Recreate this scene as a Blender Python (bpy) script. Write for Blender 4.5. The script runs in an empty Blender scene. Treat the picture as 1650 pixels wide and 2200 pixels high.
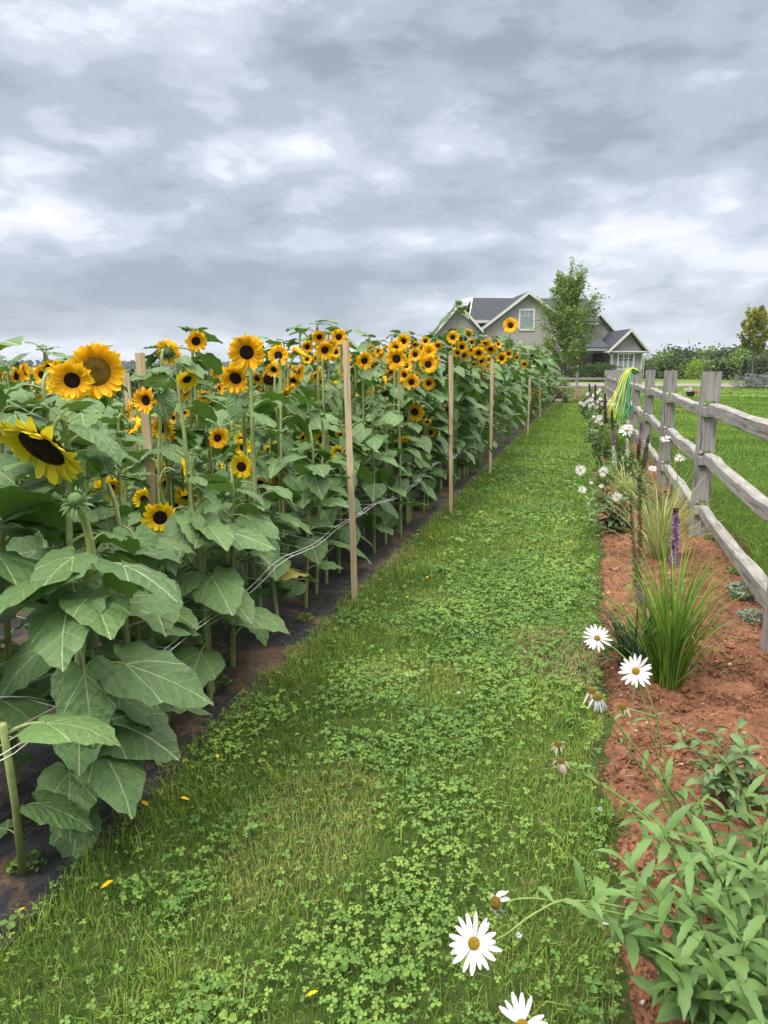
import bpy, math, random
import numpy as np
from mathutils import Vector, Matrix, Quaternion, noise as mnoise
R = math.radians
PI = math.pi
random.seed(7)
rng = np.random.default_rng(11)
SC = bpy.context.scene
COL = SC.collection
CAMH = 1.5

# ------------------------------------------------------------------ camera
cam_d = bpy.data.cameras.new("camera")
cam = bpy.data.objects.new("camera", cam_d)
COL.objects.link(cam)
YAW = math.atan(430 / 1550.0)
PITCH = math.atan(305 / 1550.0)
cam.location = (0, 0, CAMH)
cam.rotation_euler = (PI / 2 - PITCH, 0, YAW)
cam_d.sensor_fit = 'VERTICAL'
cam_d.sensor_height = 36.0
cam_d.lens = 36.0 * 1550 / 2200
cam_d.clip_start = 0.05
cam_d.clip_end = 6000
SC.camera = cam
SC.render.resolution_x = 768
SC.render.resolution_y = 1024
CF = np.array([-math.sin(YAW) * math.cos(PITCH), math.cos(YAW) * math.cos(PITCH), -math.sin(PITCH)])
CR = np.array([math.cos(YAW), math.sin(YAW), 0.0])
CU = np.cross(CR, CF)


def ray(x, y):
    return CF + CR * (x - 825) / 1550.0 + CU * (1100 - y) / 1550.0


def at(x, y, depth):
    """point of the place seen at photo position x, y at that distance"""
    return Vector(ray(x, y) * depth + np.array([0, 0, CAMH]))


def atY(x, y, Y):
    r = ray(x, y)
    return Vector(r * (Y / r[1]) + np.array([0, 0, CAMH]))


def atX(x, y, X):
    r = ray(x, y)
    return Vector(r * (X / r[0]) + np.array([0, 0, CAMH]))


def depth_of(p):
    return float((np.array(p) - np.array([0, 0, CAMH])) @ CF)


# ------------------------------------------------------------------ node helper
class NT:
    def __init__(s, tree):
        s.t = tree; s.n = tree.nodes; s.l = tree.links

    def new(s, kind, **kw):
        n = s.n.new(kind)
        for k, v in kw.items():
            setattr(n, k, v)
        return n

    def set(s, sock, v):
        if isinstance(v, bpy.types.NodeSocket):
            s.l.new(v, sock)
        elif v is not None:
            if sock.type == 'RGBA' and len(v) == 3:
                v = (*v, 1)
            sock.default_value = v

    def m(s, op, a, b=None, c=None, clamp=False):
        n = s.new('ShaderNodeMath', operation=op)
        n.use_clamp = clamp
        s.set(n.inputs[0], a)
        if b is not None: s.set(n.inputs[1], b)
        if c is not None: s.set(n.inputs[2], c)
        return n.outputs[0]

    def mix(s, f, a, b, mode='MIX'):
        n = s.new('ShaderNodeMix', data_type='RGBA', blend_type=mode)
        s.set(n.inputs[0], f); s.set(n.inputs[6], a); s.set(n.inputs[7], b)
        return n.outputs[2]

    def noise(s, vec, scale=5, detail=4, rough=.5, dist=0.0, out=0, dim='3D'):
        n = s.new('ShaderNodeTexNoise', noise_dimensions=dim)
        if vec is not None: s.l.new(vec, n.inputs['Vector'])
        n.inputs['Scale'].default_value = scale
        n.inputs['Detail'].default_value = detail
        n.inputs['Roughness'].default_value = rough
        n.inputs['Distortion'].default_value = dist
        return n.outputs[out]

    def ramp(s, f, stops, interp='LINEAR'):
        n = s.new('ShaderNodeValToRGB')
        s.set(n.inputs[0], f)
        cr = n.color_ramp
        cr.interpolation = interp
        while len(cr.elements) < len(stops):
            cr.elements.new(0.5)
        for e, (p, c) in zip(cr.elements, stops):
            e.position = p
            e.color = (*c, 1) if len(c) == 3 else c
        return n.outputs[0]

    def maprange(s, v, a, b, c=0.0, d=1.0, smooth=True):
        n = s.new('ShaderNodeMapRange')
        n.interpolation_type = 'SMOOTHSTEP' if smooth else 'LINEAR'
        s.set(n.inputs[0], v)
        for i, q in zip((1, 2, 3, 4), (a, b, c, d)):
            n.inputs[i].default_value = q
        return n.outputs[0]

    def xyz(s, vec):
        n = s.new('ShaderNodeSeparateXYZ'); s.l.new(vec, n.inputs[0])
        return n.outputs

    def comb(s, x, y, z):
        n = s.new('ShaderNodeCombineXYZ')
        for i, q in enumerate((x, y, z)): s.set(n.inputs[i], q)
        return n.outputs[0]

    def mapping(s, vec, scale=(1, 1, 1), loc=(0, 0, 0), rot=(0, 0, 0)):
        n = s.new('ShaderNodeMapping'); s.l.new(vec, n.inputs[0])
        n.inputs['Location'].default_value = loc
        n.inputs['Rotation'].default_value = rot
        n.inputs['Scale'].default_value = scale
        return n.outputs[0]


# ------------------------------------------------------------------ world
SUN_EL, SUN_AZ = R(52), R(-150)   # direction the light comes from: azimuth measured from +Y towards +X
world = bpy.data.worlds.new("World")
SC.world = world
world.use_nodes = True
W = NT(world.node_tree)
W.n.clear()
tc = W.new('ShaderNodeTexCoord')
sky = W.new('ShaderNodeTexSky', sky_type='NISHITA')
sky.sun_disc = False
sky.sun_elevation = SUN_EL
sky.sun_rotation = SUN_AZ
bg_sky = W.new('ShaderNodeBackground')
W.l.new(sky.outputs[0], bg_sky.inputs[0])
bg_sky.inputs[1].default_value = 0.10
d = tc.outputs['Generated']
x, y, z = W.xyz(d)
zc = W.m('MAXIMUM', z, 0.0)
den = W.m('ADD', zc, 0.20)
px = W.m('DIVIDE', x, den)
py = W.m('DIVIDE', y, den)
P = W.comb(px, py, 0.0)
n1 = W.noise(W.mapping(P, loc=(3.1, 1.7, 0)), scale=0.9, detail=8, rough=.52, dist=.25)
n2 = W.noise(W.mapping(P, loc=(8.3, -2.6, 2)), scale=2.6, detail=9, rough=.55, dist=.2)
n3 = W.noise(W.mapping(d, scale=(1, 1, 2.3), loc=(1.3, 0, 4)), scale=4.2, detail=8, rough=.55, dist=.15)
n4 = W.noise(W.mapping(d, scale=(1, 1, 2.4), loc=(5.3, 2, 1)), scale=12.0, detail=7, rough=.58, dist=.2)


def blob(px_, py_, rx, ry, amp):
    """a brighter or darker bank of cloud in that direction of the sky"""
    r = Vector(ray(px_, py_)).normalized()
    rt = Vector(CR)
    up = rt.cross(r)
    def dot(v):
        n = W.new('ShaderNodeVectorMath', operation='DOT_PRODUCT')
        W.l.new(d, n.inputs[0]); n.inputs[1].default_value = v
        return n.outputs['Value']
    a = W.m('DIVIDE', dot(rt) if abs(rt.dot(r)) < 1e-6 else W.m('SUBTRACT', dot(rt), rt.dot(r)), rx / 1650.0)
    b = W.m('DIVIDE', W.m('SUBTRACT', dot(up), up.dot(r)), ry / 1650.0)
    q = W.m('ADD', W.m('MULTIPLY', a, a), W.m('MULTIPLY', b, b))
    e = W.m('EXPONENT', W.m('MULTIPLY', q, -1.0))
    return W.m('MULTIPLY', e, amp * 1.25)


val = W.m('ADD', W.m('MULTIPLY', W.m('SUBTRACT', n1, .5), 0.72), .46)
val = W.m('ADD', val, W.m('MULTIPLY', W.m('SUBTRACT', n2, .5), 0.38))
val = W.m('ADD', val, W.m('MULTIPLY', W.m('SUBTRACT', n3, .5), .85))
val = W.m('ADD', val, W.m('MULTIPLY', W.m('SUBTRACT', n4, .5), 0.48))
vv = W.new('ShaderNodeTexVoronoi', feature='SMOOTH_F1')
vv.inputs['Smoothness'].default_value = .7
wob = W.new('ShaderNodeVectorMath', operation='ADD')
nv = W.new('ShaderNodeVectorMath', operation='SCALE'); nv.inputs['Scale'].default_value = .35
W.l.new(W.noise(W.mapping(d, scale=(1, 1, 2.2)), 7, 6, .6, 0, out=1), nv.inputs[0])
W.l.new(W.mapping(d, scale=(1, 1, 2.2), loc=(.4, .3, .2)), wob.inputs[0]); W.l.new(nv.outputs[0], wob.inputs[1])
W.l.new(wob.outputs[0], vv.inputs['Vector']); vv.inputs['Scale'].default_value = 8.5
val = W.m('ADD', val, W.m('MULTIPLY', W.m('SUBTRACT', .42, vv.outputs['Distance']), .38))
for b in [(760, 190, 330, 170, -.10), (90, 50, 260, 60, -.12), (1250, 190, 320, 110, -.07), (930, 60, 480, 90, -.03), (250, 230, 210, 75, -.13), (1600, 70, 260, 150, -.05),
          (130, 30, 420, 110, .05), (450, 240, 90, 170, .10), (20, 290, 120, 60, .07), (680, 350, 150, 75, .22), (980, 340, 260, 50, .18),
          (60, 465, 200, 50, .13), (300, 390, 230, 50, -.16), (520, 500, 200, 60, -.10), (1000, 515, 240, 34, .22), (1480, 500, 330, 60, .08),
          (350, 640, 420, 60, -.18), (700, 590, 330, 45, -.14), (60, 600, 160, 40, .0), (1450, 640, 300, 40, -.08), (1350, 280, 500, 60, -.04),
          (700, 752, 1300, 22, .18), (900, 440, 180, 40, -.10), (1430, 560, 300, 30, .04)]:
    if b[4]: val = W.m('ADD', val, blob(*b))
ccol = W.ramp(val, [(0.10, (.195, .230, .29)), (.34, (.275, .315, .38)), (.52, (.375, .415, .485)), (.68, (.51, .54, .61)), (.88, (.76, .77, .81))], 'EASE')
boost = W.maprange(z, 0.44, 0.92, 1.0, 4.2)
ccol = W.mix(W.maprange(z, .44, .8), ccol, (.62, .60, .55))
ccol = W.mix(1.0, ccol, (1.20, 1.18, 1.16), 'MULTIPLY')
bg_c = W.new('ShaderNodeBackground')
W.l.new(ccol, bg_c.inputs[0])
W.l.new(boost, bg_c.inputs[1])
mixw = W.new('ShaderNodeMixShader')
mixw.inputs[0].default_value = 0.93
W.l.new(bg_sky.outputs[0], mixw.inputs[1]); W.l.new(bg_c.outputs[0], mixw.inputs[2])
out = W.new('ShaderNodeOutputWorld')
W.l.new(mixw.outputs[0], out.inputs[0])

# ------------------------------------------------------------------ sun behind the clouds
sd = bpy.data.lights.new("sun", 'SUN')
sd.energy = 1.5
sd.angle = R(14)
sd.color = (1.0, .965, .91)
sun = bpy.data.objects.new("sun", sd)
COL.objects.link(sun)
sdir = Vector((math.sin(SUN_AZ) * math.cos(SUN_EL), math.cos(SUN_AZ) * math.cos(SUN_EL), math.sin(SUN_EL)))
sun.rotation_euler = (-sdir).to_track_quat('-Z', 'Y').to_euler()
SC.view_settings.view_transform = 'Standard'
SC.view_settings.look = 'None'
SC.view_settings.exposure = 0.6
SC.view_settings.gamma = 1.0
SC.cycles.max_bounces = 6
SC.cycles.diffuse_bounces = 2
SC.cycles.glossy_bounces = 2
SC.cycles.transmission_bounces = 3
SC.cycles.transparent_max_bounces = 4
SC.cycles.volume_bounces = 0
SC.cycles.caustics_reflective = False
SC.cycles.caustics_refractive = False
SC.cycles.use_denoising = True

# ------------------------------------------------------------------ scene helpers
def mat(name, rough=.7, spec=.3):
    m = bpy.data.materials.new(name)
    m.use_nodes = True
    N = NT(m.node_tree)
    b = N.n['Principled BSDF']
    b.inputs['Roughness'].default_value = rough
    b.inputs['Specular IOR Level'].default_value = spec
    m['n'] = 1
    return m, N, b


def bump(N, b, h, strength=.4, dist=.01):
    n = N.new('ShaderNodeBump')
    n.inputs['Strength'].default_value = strength
    n.inputs['Distance'].default_value = dist
    N.set(n.inputs['Height'], h)
    N.l.new(n.outputs[0], b.inputs['Normal'])


def translucent(N, b, col, f=.25):
    t = N.new('ShaderNodeBsdfTranslucent')
    N.set(t.inputs[0], col)
    mx = N.new('ShaderNodeMixShader')
    mx.inputs[0].default_value = f
    N.l.new(b.outputs[0], mx.inputs[1]); N.l.new(t.outputs[0], mx.inputs[2])
    N.l.new(mx.outputs[0], N.n['Material Output'].inputs[0])


def tag(o, label=None, cat=None, group=None, kind=None):
    if label: o['label'] = label
    if cat: o['category'] = cat
    if group: o['group'] = group
    if kind: o['kind'] = kind
    return o


def empty(name, loc=(0, 0, 0), rz=0.0):
    o = bpy.data.objects.new(name, None)
    o.empty_display_size = .1
    COL.objects.link(o)
    o.location = loc
    o.rotation_euler = (0, 0, rz)
    return o


def link(name, me, parent=None, mtx=None):
    o = bpy.data.objects.new(name, me)
    COL.objects.link(o)
    if parent is not None: o.parent = parent
    if mtx is not None: o.matrix_basis = mtx
    return o


class MB:
    """collects vertices, faces, uvs, material slots and one colour value per vertex"""
    def __init__(s):
        s.v = []; s.f = []; s.uv = []; s.mi = []; s.c = []

    def add(s, vs, fs, M=None, mi=0, uv=None, c=0.5):
        o = len(s.v)
        if M is not None:
            vs = [M @ Vector(p) for p in vs]
        s.v.extend([tuple(p) for p in vs])
        s.f.extend([tuple(i + o for i in f) for f in fs])
        s.mi.extend([mi] * len(fs))
        s.uv.extend(uv if uv is not None else [(p[0], p[1]) for p in vs])
        s.c.extend(c if isinstance(c, (list, tuple)) else [c] * len(vs))

    def merge(s, o, M=None, c=None):
        s.add(o.v, o.f, M, 0, o.uv, list(o.c) if c is None else c)
        s.mi[-len(o.f):] = o.mi

    def box(s, lo, hi, M=None, mi=0):
        x0, y0, z0 = lo; x1, y1, z1 = hi
        vs = [(x0, y0, z0), (x1, y0, z0), (x1, y1, z0), (x0, y1, z0), (x0, y0, z1), (x1, y0, z1), (x1, y1, z1), (x0, y1, z1)]
        s.add(vs, [(0, 3, 2, 1), (4, 5, 6, 7), (0, 1, 5, 4), (1, 2, 6, 5), (2, 3, 7, 6), (3, 0, 4, 7)], M, mi)

    def tube(s, pts, rad, n=6, mi=0, cap=True, c=.5):
        pts = [Vector(p) for p in pts]
        if not isinstance(rad, (list, tuple)): rad = [rad] * len(pts)
        o = len(s.v)
        up = Vector((.13, .31, .94)).normalized()
        prev = None
        for i, p in enumerate(pts):
            t = (pts[min(i + 1, len(pts) - 1)] - pts[max(i - 1, 0)])
            if t.length < 1e-9: t = Vector((0, 0, 1))
            t.normalize()
            if prev is None:
                a = t.cross(up if abs(t.dot(up)) < .95 else Vector((1, 0, 0))).normalized()
            else:
                a = (prev - t * prev.dot(t))
                a = a.normalized() if a.length > 1e-6 else t.orthogonal().normalized()
            prev = a
            b = t.cross(a)
            for k in range(n):
                th = 2 * PI * k / n
                q = p + (a * math.cos(th) + b * math.sin(th)) * rad[i]
                s.v.append(tuple(q)); s.uv.append((k / n, i)); s.c.append(c)
        for i in range(len(pts) - 1):
            for k in range(n):
                s.f.append((o + i * n + k, o + i * n + (k + 1) % n, o + (i + 1) * n + (k + 1) % n, o + (i + 1) * n + k)); s.mi.append(mi)
        if cap:
            e = o + (len(pts) - 1) * n
            s.f.append(tuple(range(e, e + n))); s.mi.append(mi)
            s.f.append(tuple(reversed(range(o, o + n)))); s.mi.append(mi)

    def mesh(s, name, mats, smooth=True):
        me = bpy.data.meshes.new(name)
        me.from_pydata(s.v, [], s.f)
        for m in (mats if isinstance(mats, (list, tuple)) else [mats]):
            me.materials.append(m)
        me.polygons.foreach_set('material_index', s.mi)
        me.polygons.foreach_set('use_smooth', [smooth] * len(s.f))
        uvl = me.uv_layers.new(name='UVMap')
        li = np.empty(len(me.loops), dtype=np.int32)
        me.loops.foreach_get('vertex_index', li)
        uv = np.array(s.uv, dtype=np.float32)[:, :2]
        uvl.data.foreach_set('uv', uv[li].ravel())
        at_ = me.attributes.new('tint', 'FLOAT', 'POINT')
        at_.data.foreach_set('value', np.array(s.c, dtype=np.float32))
        me.update()
        return me

    def build(s, name, mats, parent=None, mtx=None, smooth=True):
        return link(name, s.mesh(name, mats, smooth), parent, mtx)


def np_mesh(name, V, F, mats, tint=None, smooth=False, mi=None):
    """V (n,3), F list of (m,k) arrays of vertex indices"""
    me = bpy.data.meshes.new(name)
    V = np.asarray(V, dtype=np.float32)
    if not isinstance(F, list): F = [F]
    F = [f for f in F if len(f)]
    nl = sum(f.size for f in F); nf = sum(len(f) for f in F)
    me.vertices.add(len(V)); me.vertices.foreach_set('co', V.ravel())
    me.loops.add(nl); me.loops.foreach_set('vertex_index', np.concatenate([f.ravel() for f in F]).astype(np.int32))
    me.polygons.add(nf)
    tot = np.concatenate([np.full(len(f), f.shape[1]) for f in F])
    st = np.concatenate([[0], np.cumsum(tot)[:-1]]).astype(np.int32)
    me.polygons.foreach_set('loop_start', st)
    try: me.polygons.foreach_set('loop_total', tot.astype(np.int32))
    except Exception: pass
    for m in (mats if isinstance(mats, (list, tuple)) else [mats]): me.materials.append(m)
    me.polygons.foreach_set('use_smooth', np.full(nf, smooth))
    if mi is not None: me.polygons.foreach_set('material_index', np.asarray(mi, dtype=np.int32))
    if tint is not None:
        a = me.attributes.new('tint', 'FLOAT', 'POINT')
        a.data.foreach_set('value', np.asarray(tint, dtype=np.float32))
    me.update(calc_edges=True)
    me.validate()
    return me


def attr(N, name='tint'):
    a = N.new('ShaderNodeAttribute', attribute_name=name)
    return a.outputs['Fac']


def objrand(N):
    return N.new('ShaderNodeObjectInfo').outputs['Random']


def facing_back(N):
    return N.new('ShaderNodeNewGeometry').outputs['Backfacing']


# ------------------------------------------------------------------ materials
def leaf_material(name, top, top2, under, vein=(.40, .46, .26), veins=True, trans=.14, rough=.5):
    m, N, b = mat(name, rough, .38)
    uv = N.new('ShaderNodeUVMap', uv_map='UVMap').outputs[0]
    u, v, _ = N.xyz(uv)
    tco = N.new('ShaderNodeTexCoord').outputs['Object']
    nz = N.noise(tco, 9, 3)
    f = N.m('ADD', N.m('MULTIPLY', attr(N), .75), N.m('MULTIPLY', objrand(N), .55))
    f = N.m('ADD', f, N.m('MULTIPLY', N.m('SUBTRACT', nz, .5), .5), clamp=True)
    base = N.mix(f, top, top2)
    hgt = nz
    if veins:
        av = N.m('ABSOLUTE', v)
        mid = N.m('LESS_THAN', av, .0085)
        k = R(36)
        pal = N.m('ABSOLUTE', N.m('SUBTRACT', N.m('MULTIPLY', u, math.sin(k)), N.m('MULTIPLY', av, math.cos(k))))
        pal = N.m('MULTIPLY', N.m('LESS_THAN', pal, .006), N.m('GREATER_THAN', u, 0.0))
        w = N.m('FRACT', N.m('MULTIPLY', N.m('SUBTRACT', u, N.m('MULTIPLY', av, .85)), 6.0))
        pin = N.m('MULTIPLY', N.m('LESS_THAN', w, .055), N.m('GREATER_THAN', N.m('SUBTRACT', u, N.m('MULTIPLY', av, .55)), .12))
        vn = N.m('MAXIMUM', N.m('MAXIMUM', mid, pal), N.m('MULTIPLY', pin, .45))
        base = N.mix(N.m('MULTIPLY', vn, .75), base, vein)
        w2 = N.m('SUBTRACT', N.m('ABSOLUTE', N.m('SUBTRACT', w, .5)), .5)
        hgt = N.m('ADD', N.m('MULTIPLY', w2, .35), N.m('ADD', nz, N.m('MULTIPLY', N.noise(uv, 14, 3, .6), .8)))
        # nibbled and yellowing spots
        sp = N.noise(tco, 26, 4, .6)
        spot = N.maprange(N.m('ADD', sp, N.m('MULTIPLY', objrand(N), .06)), .70, .78)
        base = N.mix(N.m('MULTIPLY', spot, .55), base, (.22, .20, .07))
    ub = N.mix(N.m('MULTIPLY', nz, .6), under, top)
    colr = N.mix(facing_back(N), base, ub)
    N.l.new(colr, b.inputs['Base Color'])
    bump(N, b, hgt, .9, .008)
    translucent(N, b, N.mix(.5, colr, (.20, .38, .05)), trans)
    if veins:
        # ragged holes eaten by insects
        hv = N.new('ShaderNodeVectorMath', operation='ADD')
        N.l.new(uv, hv.inputs[0]); N.l.new(N.comb(objrand(N), attr(N), 0.0), hv.inputs[1])
        hn = N.noise(hv.outputs[0], 13, 4, .62)
        hole = N.m('GREATER_THAN', hn, .735)
        tp_ = N.new('ShaderNodeBsdfTransparent')
        mh = N.new('ShaderNodeMixShader')
        src = N.n['Material Output'].inputs[0].links[0].from_socket
        N.l.new(hole, mh.inputs[0]); N.l.new(src, mh.inputs[1]); N.l.new(tp_.outputs[0], mh.inputs[2])
        N.l.new(mh.outputs[0], N.n['Material Output'].inputs[0])
    return m


def plain(name, c1, c2=None, scale=20, rough=.7, spec=.3, bm=.3, bd=.004, trans=0, use_tint=False, rnd=.0, detail=4):
    m, N, b = mat(name, rough, spec)
    tco = N.new('ShaderNodeTexCoord').outputs['Object']
    nz = N.noise(tco, scale, detail, .6)
    c2 = c2 or tuple(q * .6 for q in c1)
    f = N.maprange(nz, .3, .7)
    if use_tint: f = N.m('ADD', N.m('MULTIPLY', f, .35), N.m('MULTIPLY', attr(N), .65))
    if rnd: f = N.m('ADD', f, N.m('MULTIPLY', N.m('SUBTRACT', objrand(N), .5), rnd), clamp=True)
    c = N.mix(f, c1, c2)
    N.l.new(c, b.inputs['Base Color'])
    if bm: bump(N, b, nz, bm, bd)
    if trans: translucent(N, b, c, trans)
    return m


M_leaf = leaf_material("sunflower_leaf", (.055, .115, .040), (.125, .220, .072), (.150, .290, .048))
M_leaf_yellow = leaf_material("yellowing_leaf", (.26, .25, .07), (.42, .36, .08), (.3, .3, .1), veins=False)
M_stem = plain("sunflower_stem", (.20, .26, .085), (.30, .34, .14), 30, .6, bm=.2)
M_calyx = plain("calyx", (.065, .13, .04), (.14, .24, .08), 25, .65, trans=.1, use_tint=True)


def petal_material(name, inner, mid, outer):
    m, N, b = mat(name, .55, .25)
    t = attr(N)
    uv = N.new('ShaderNodeUVMap', uv_map='UVMap').outputs[0]
    u, v, _ = N.xyz(uv)
    base = N.ramp(u, [(0.0, inner), (.35, mid), (1.0, outer)])
    st = N.noise(N.comb(N.m('MULTIPLY', v, 9.0), N.m('MULTIPLY', u, .8), t), 3, 2)
    base = N.mix(N.m('MULTIPLY', st, .3), base, inner)
    base = N.mix(N.m('MULTIPLY', t, .35), base, outer)
    N.l.new(base, b.inputs['Base Color'])
    bump(N, b, st, .3, .002)
    translucent(N, b, base, .22)
    return m


M_pet_orange = petal_material("petal_orange", (.88, .35, .004), (.98, .53, .008), (1.0, .64, .018))
M_pet_yellow = petal_material("petal_yellow", (.90, .52, .006), (.96, .68, .012), (1.0, .78, .03))
M_pet_lemon = petal_material("petal_lemon", (.86, .62, .02), (.92, .76, .035), (.95, .85, .07))
M_pet_red = petal_material("petal_dark_red", (.03, .004, .004), (.09, .01, .008), (.16, .02, .01))


def disc_material(name, core, mid, rim):
    m, N, b = mat(name, .75, .25)
    uv = N.new('ShaderNodeUVMap', uv_map='UVMap').outputs[0]
    u, v, _ = N.xyz(uv)
    r = N.m('SQRT', N.m('ADD', N.m('MULTIPLY', u, u), N.m('MULTIPLY', v, v)))
    vo = N.new('ShaderNodeTexVoronoi')
    N.l.new(uv, vo.inputs['Vector']); vo.inputs['Scale'].default_value = 15
    c = N.ramp(N.m('ADD', r, N.m('MULTIPLY', N.m('SUBTRACT', N.noise(uv, 5, 3), .5), .25)), [(.0, core), (.45, mid), (.8, mid), (1.0, rim)])
    c = N.mix(N.maprange(vo.outputs['Distance'], .1, .7, 0, .6), c, tuple(q * .25 for q in mid))
    N.l.new(c, b.inputs['Base Color'])
    bump(N, b, N.m('SUBTRACT', 1.0, vo.outputs['Distance']), 1.0, .004)
    return m


M_disc = disc_material("disc_dark", (.045, .016, .009), (.022, .009, .007), (.055, .022, .008))
M_disc_gold = disc_material("disc_gold", (.16, .085, .012), (.30, .19, .018), (.36, .24, .03))
M_disc_brown = disc_material("disc_brown", (.09, .032, .014), (.075, .027, .012), (.13, .05, .015))
M_disc_green = disc_material("disc_green", (.25, .42, .04), (.50, .36, .02), (.6, .32, .02))


def wood_material(name, c1, c2, c3, along='z', sc=1.0, crack=.6):
    m, N, b = mat(name, .85, .2)
    tco = N.new('ShaderNodeTexCoord').outputs['Object']
    s = {'z': (14, 14, .9), 'y': (14, .9, 14), 'x': (.9, 14, 14)}[along]
    p = N.mapping(tco, scale=tuple(q * sc for q in s))
    g = N.noise(p, 3.4, 6, .68, .12)
    g2 = N.noise(N.mapping(tco, scale=tuple(q * sc * .55 for q in s), loc=(3, 1, 7)), 5.0, 3, .5)
    k = N.noise(tco, 3.0, 3)
    c = N.ramp(g, [(.32, c2), (.5, c1), (.68, c3)])
    c = N.mix(N.m('MULTIPLY', N.maprange(k, .35, .75), .45), c, c2)
    c = N.mix(N.m('MULTIPLY', objrand(N), .3), c, c3)
    ck = N.maprange(g2, .60, .66)
    c = N.mix(N.m('MULTIPLY', ck, crack), c, tuple(q * .35 for q in c2))
    N.l.new(c, b.inputs['Base Color'])
    h = N.m('SUBTRACT', g, N.m('MULTIPLY', ck, .8))
    bump(N, b, h, .7, .006)
    return m


M_fence_v = wood_material("weathered_post", (.255, .245, .235), (.155, .145, .135), (.36, .35, .335), 'z')
M_fence_y = wood_material("weathered_rail", (.275, .265, .255), (.175, .163, .153), (.40, .39, .375), 'y', crack=.45)
M_fence_x = wood_material("weathered_rail_across", (.265, .245, .215), (.165, .145, .12), (.37, .345, .305), 'x')
M_stake = wood_material("stake_wood", (.56, .42, .265), (.42, .30, .18), (.68, .54, .38), 'z', 1.3, crack=.3)

# ------------------------------------------------------------------ terrain
def smooth(a, b, x):
    t = np.clip((x - a) / (b - a), 0, 1)
    return t * t * (3 - 2 * t)


def terrain_z(X, Y):
    X = np.asarray(X, float); Y = np.asarray(Y, float)
    z = .6 * smooth(36, 58, Y) * (1 - smooth(6, 26, X) * .5)
    z = z - 5.0 * smooth(80, 105, Y) * smooth(-40, 20, X)
    left = smooth(-10, -60, X)
    z = z - 7.5 * left * smooth(12, 60, Y - X * .4)
    dist = np.hypot(X, Y)
    hill = smooth(180, 620, dist) * (1 - smooth(-.45, .15, X / np.maximum(dist, 1)))
    z = z + hill * (7.5 + 1.2 * np.sin(X * .011 + 1) + 1.0 * np.sin(Y * .013))
    return z


def tz(X, Y):
    return float(terrain_z(X, Y))


def nonuni(a, b, step0, grow, centre=0.0):
    out = [centre]
    s = step0; q = centre
    while q < b:
        q += s; s *= grow; out.append(min(q, b))
    s = step0; q = centre; lo = []
    while q > a:
        q -= s; s *= grow; lo.append(max(q, a))
    return np.array(lo[::-1] + out)


def sheet(name, xs, ys, zf, m, tint=None, smooth_=True):
    XX, YY = np.meshgrid(xs, ys)
    ZZ = zf(XX, YY)
    V = np.stack([XX.ravel(), YY.ravel(), ZZ.ravel()], 1)
    nx, ny = len(xs), len(ys)
    i = np.arange(nx - 1)[None, :] + np.arange(ny - 1)[:, None] * nx
    F = np.stack([i, i + 1, i + nx + 1, i + nx], -1).reshape(-1, 4)
    me = np_mesh(name, V, F, m, np.zeros(len(V)) if tint is None else tint, smooth_)
    return link(name, me)


# ground material : soil and thatch under the blades near by, mown lawn colour far away
m_ground, N, b = mat("lawn_ground", .95, .1)
pos = N.new('ShaderNodeNewGeometry').outputs['Position']
gx, gy, gz = N.xyz(pos)
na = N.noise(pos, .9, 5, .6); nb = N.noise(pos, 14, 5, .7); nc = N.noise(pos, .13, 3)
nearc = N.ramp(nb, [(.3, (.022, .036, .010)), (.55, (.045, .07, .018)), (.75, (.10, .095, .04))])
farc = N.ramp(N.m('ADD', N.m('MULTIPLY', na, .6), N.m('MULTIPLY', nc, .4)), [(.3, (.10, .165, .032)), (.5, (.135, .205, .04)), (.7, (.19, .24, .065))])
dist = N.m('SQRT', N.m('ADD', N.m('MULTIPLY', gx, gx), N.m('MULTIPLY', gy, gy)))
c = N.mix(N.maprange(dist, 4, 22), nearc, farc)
meadow = N.ramp(N.noise(pos, .012, 4), [(.35, (.055, .095, .035)), (.5, (.09, .135, .045)), (.65, (.04, .07, .03))])
c = N.mix(N.maprange(dist, 110, 230), c, meadow)
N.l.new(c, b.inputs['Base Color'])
bump(N, b, nb, .8, .02)
xs = nonuni(-900, 900, .6, 1.09, 0.0)
ys = np.concatenate([[-30, -12, -4], nonuni(0, 1300, .8, 1.06, 0.0)[0:]])
ys = np.unique(ys)
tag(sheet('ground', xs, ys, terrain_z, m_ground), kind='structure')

# garden bed : red soil, clods modelled as relief
m_soil, N, b = mat("red_soil", .95, .12)
pos = N.new('ShaderNodeNewGeometry').outputs['Position']
n_a = N.noise(pos, 2.3, 5, .6); n_b = N.noise(pos, 38, 6, .7); n_c = N.noise(pos, 9, 4, .6)
c = N.ramp(N.m('ADD', N.m('MULTIPLY', n_b, .6), N.m('MULTIPLY', n_c, .4)), [(.30, (.075, .034, .020)), (.44, (.175, .082, .050)), (.55, (.30, .135, .075)), (.70, (.46, .265, .17))])
c = N.mix(N.m('MULTIPLY', N.maprange(n_a, .45, .7), .4), c, (.15, .085, .05))
N.l.new(c, b.inputs['Base Color'])
bump(N, b, N.m('ADD', n_b, N.m('MULTIPLY', n_c, .8)), 1.0, .02)


def bed_left(Y):
    return .145 - .035 * smooth(1.6, 3.2, Y) + .016 * np.sin(Y * 2.1) + .014 * np.sin(Y * 6.3 + 1) + .010 * np.sin(Y * 17.0) + .007 * np.sin(Y * 41 + 2) + .045 * smooth(3.5, 6, Y) - .06 * smooth(8, 16, Y) - .12 * smooth(16, 30, Y)


def bed_right(Y):
    return 1.42 + .06 * np.sin(Y * 1.7 + 2) - .12 * smooth(4, 9, Y)


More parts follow.
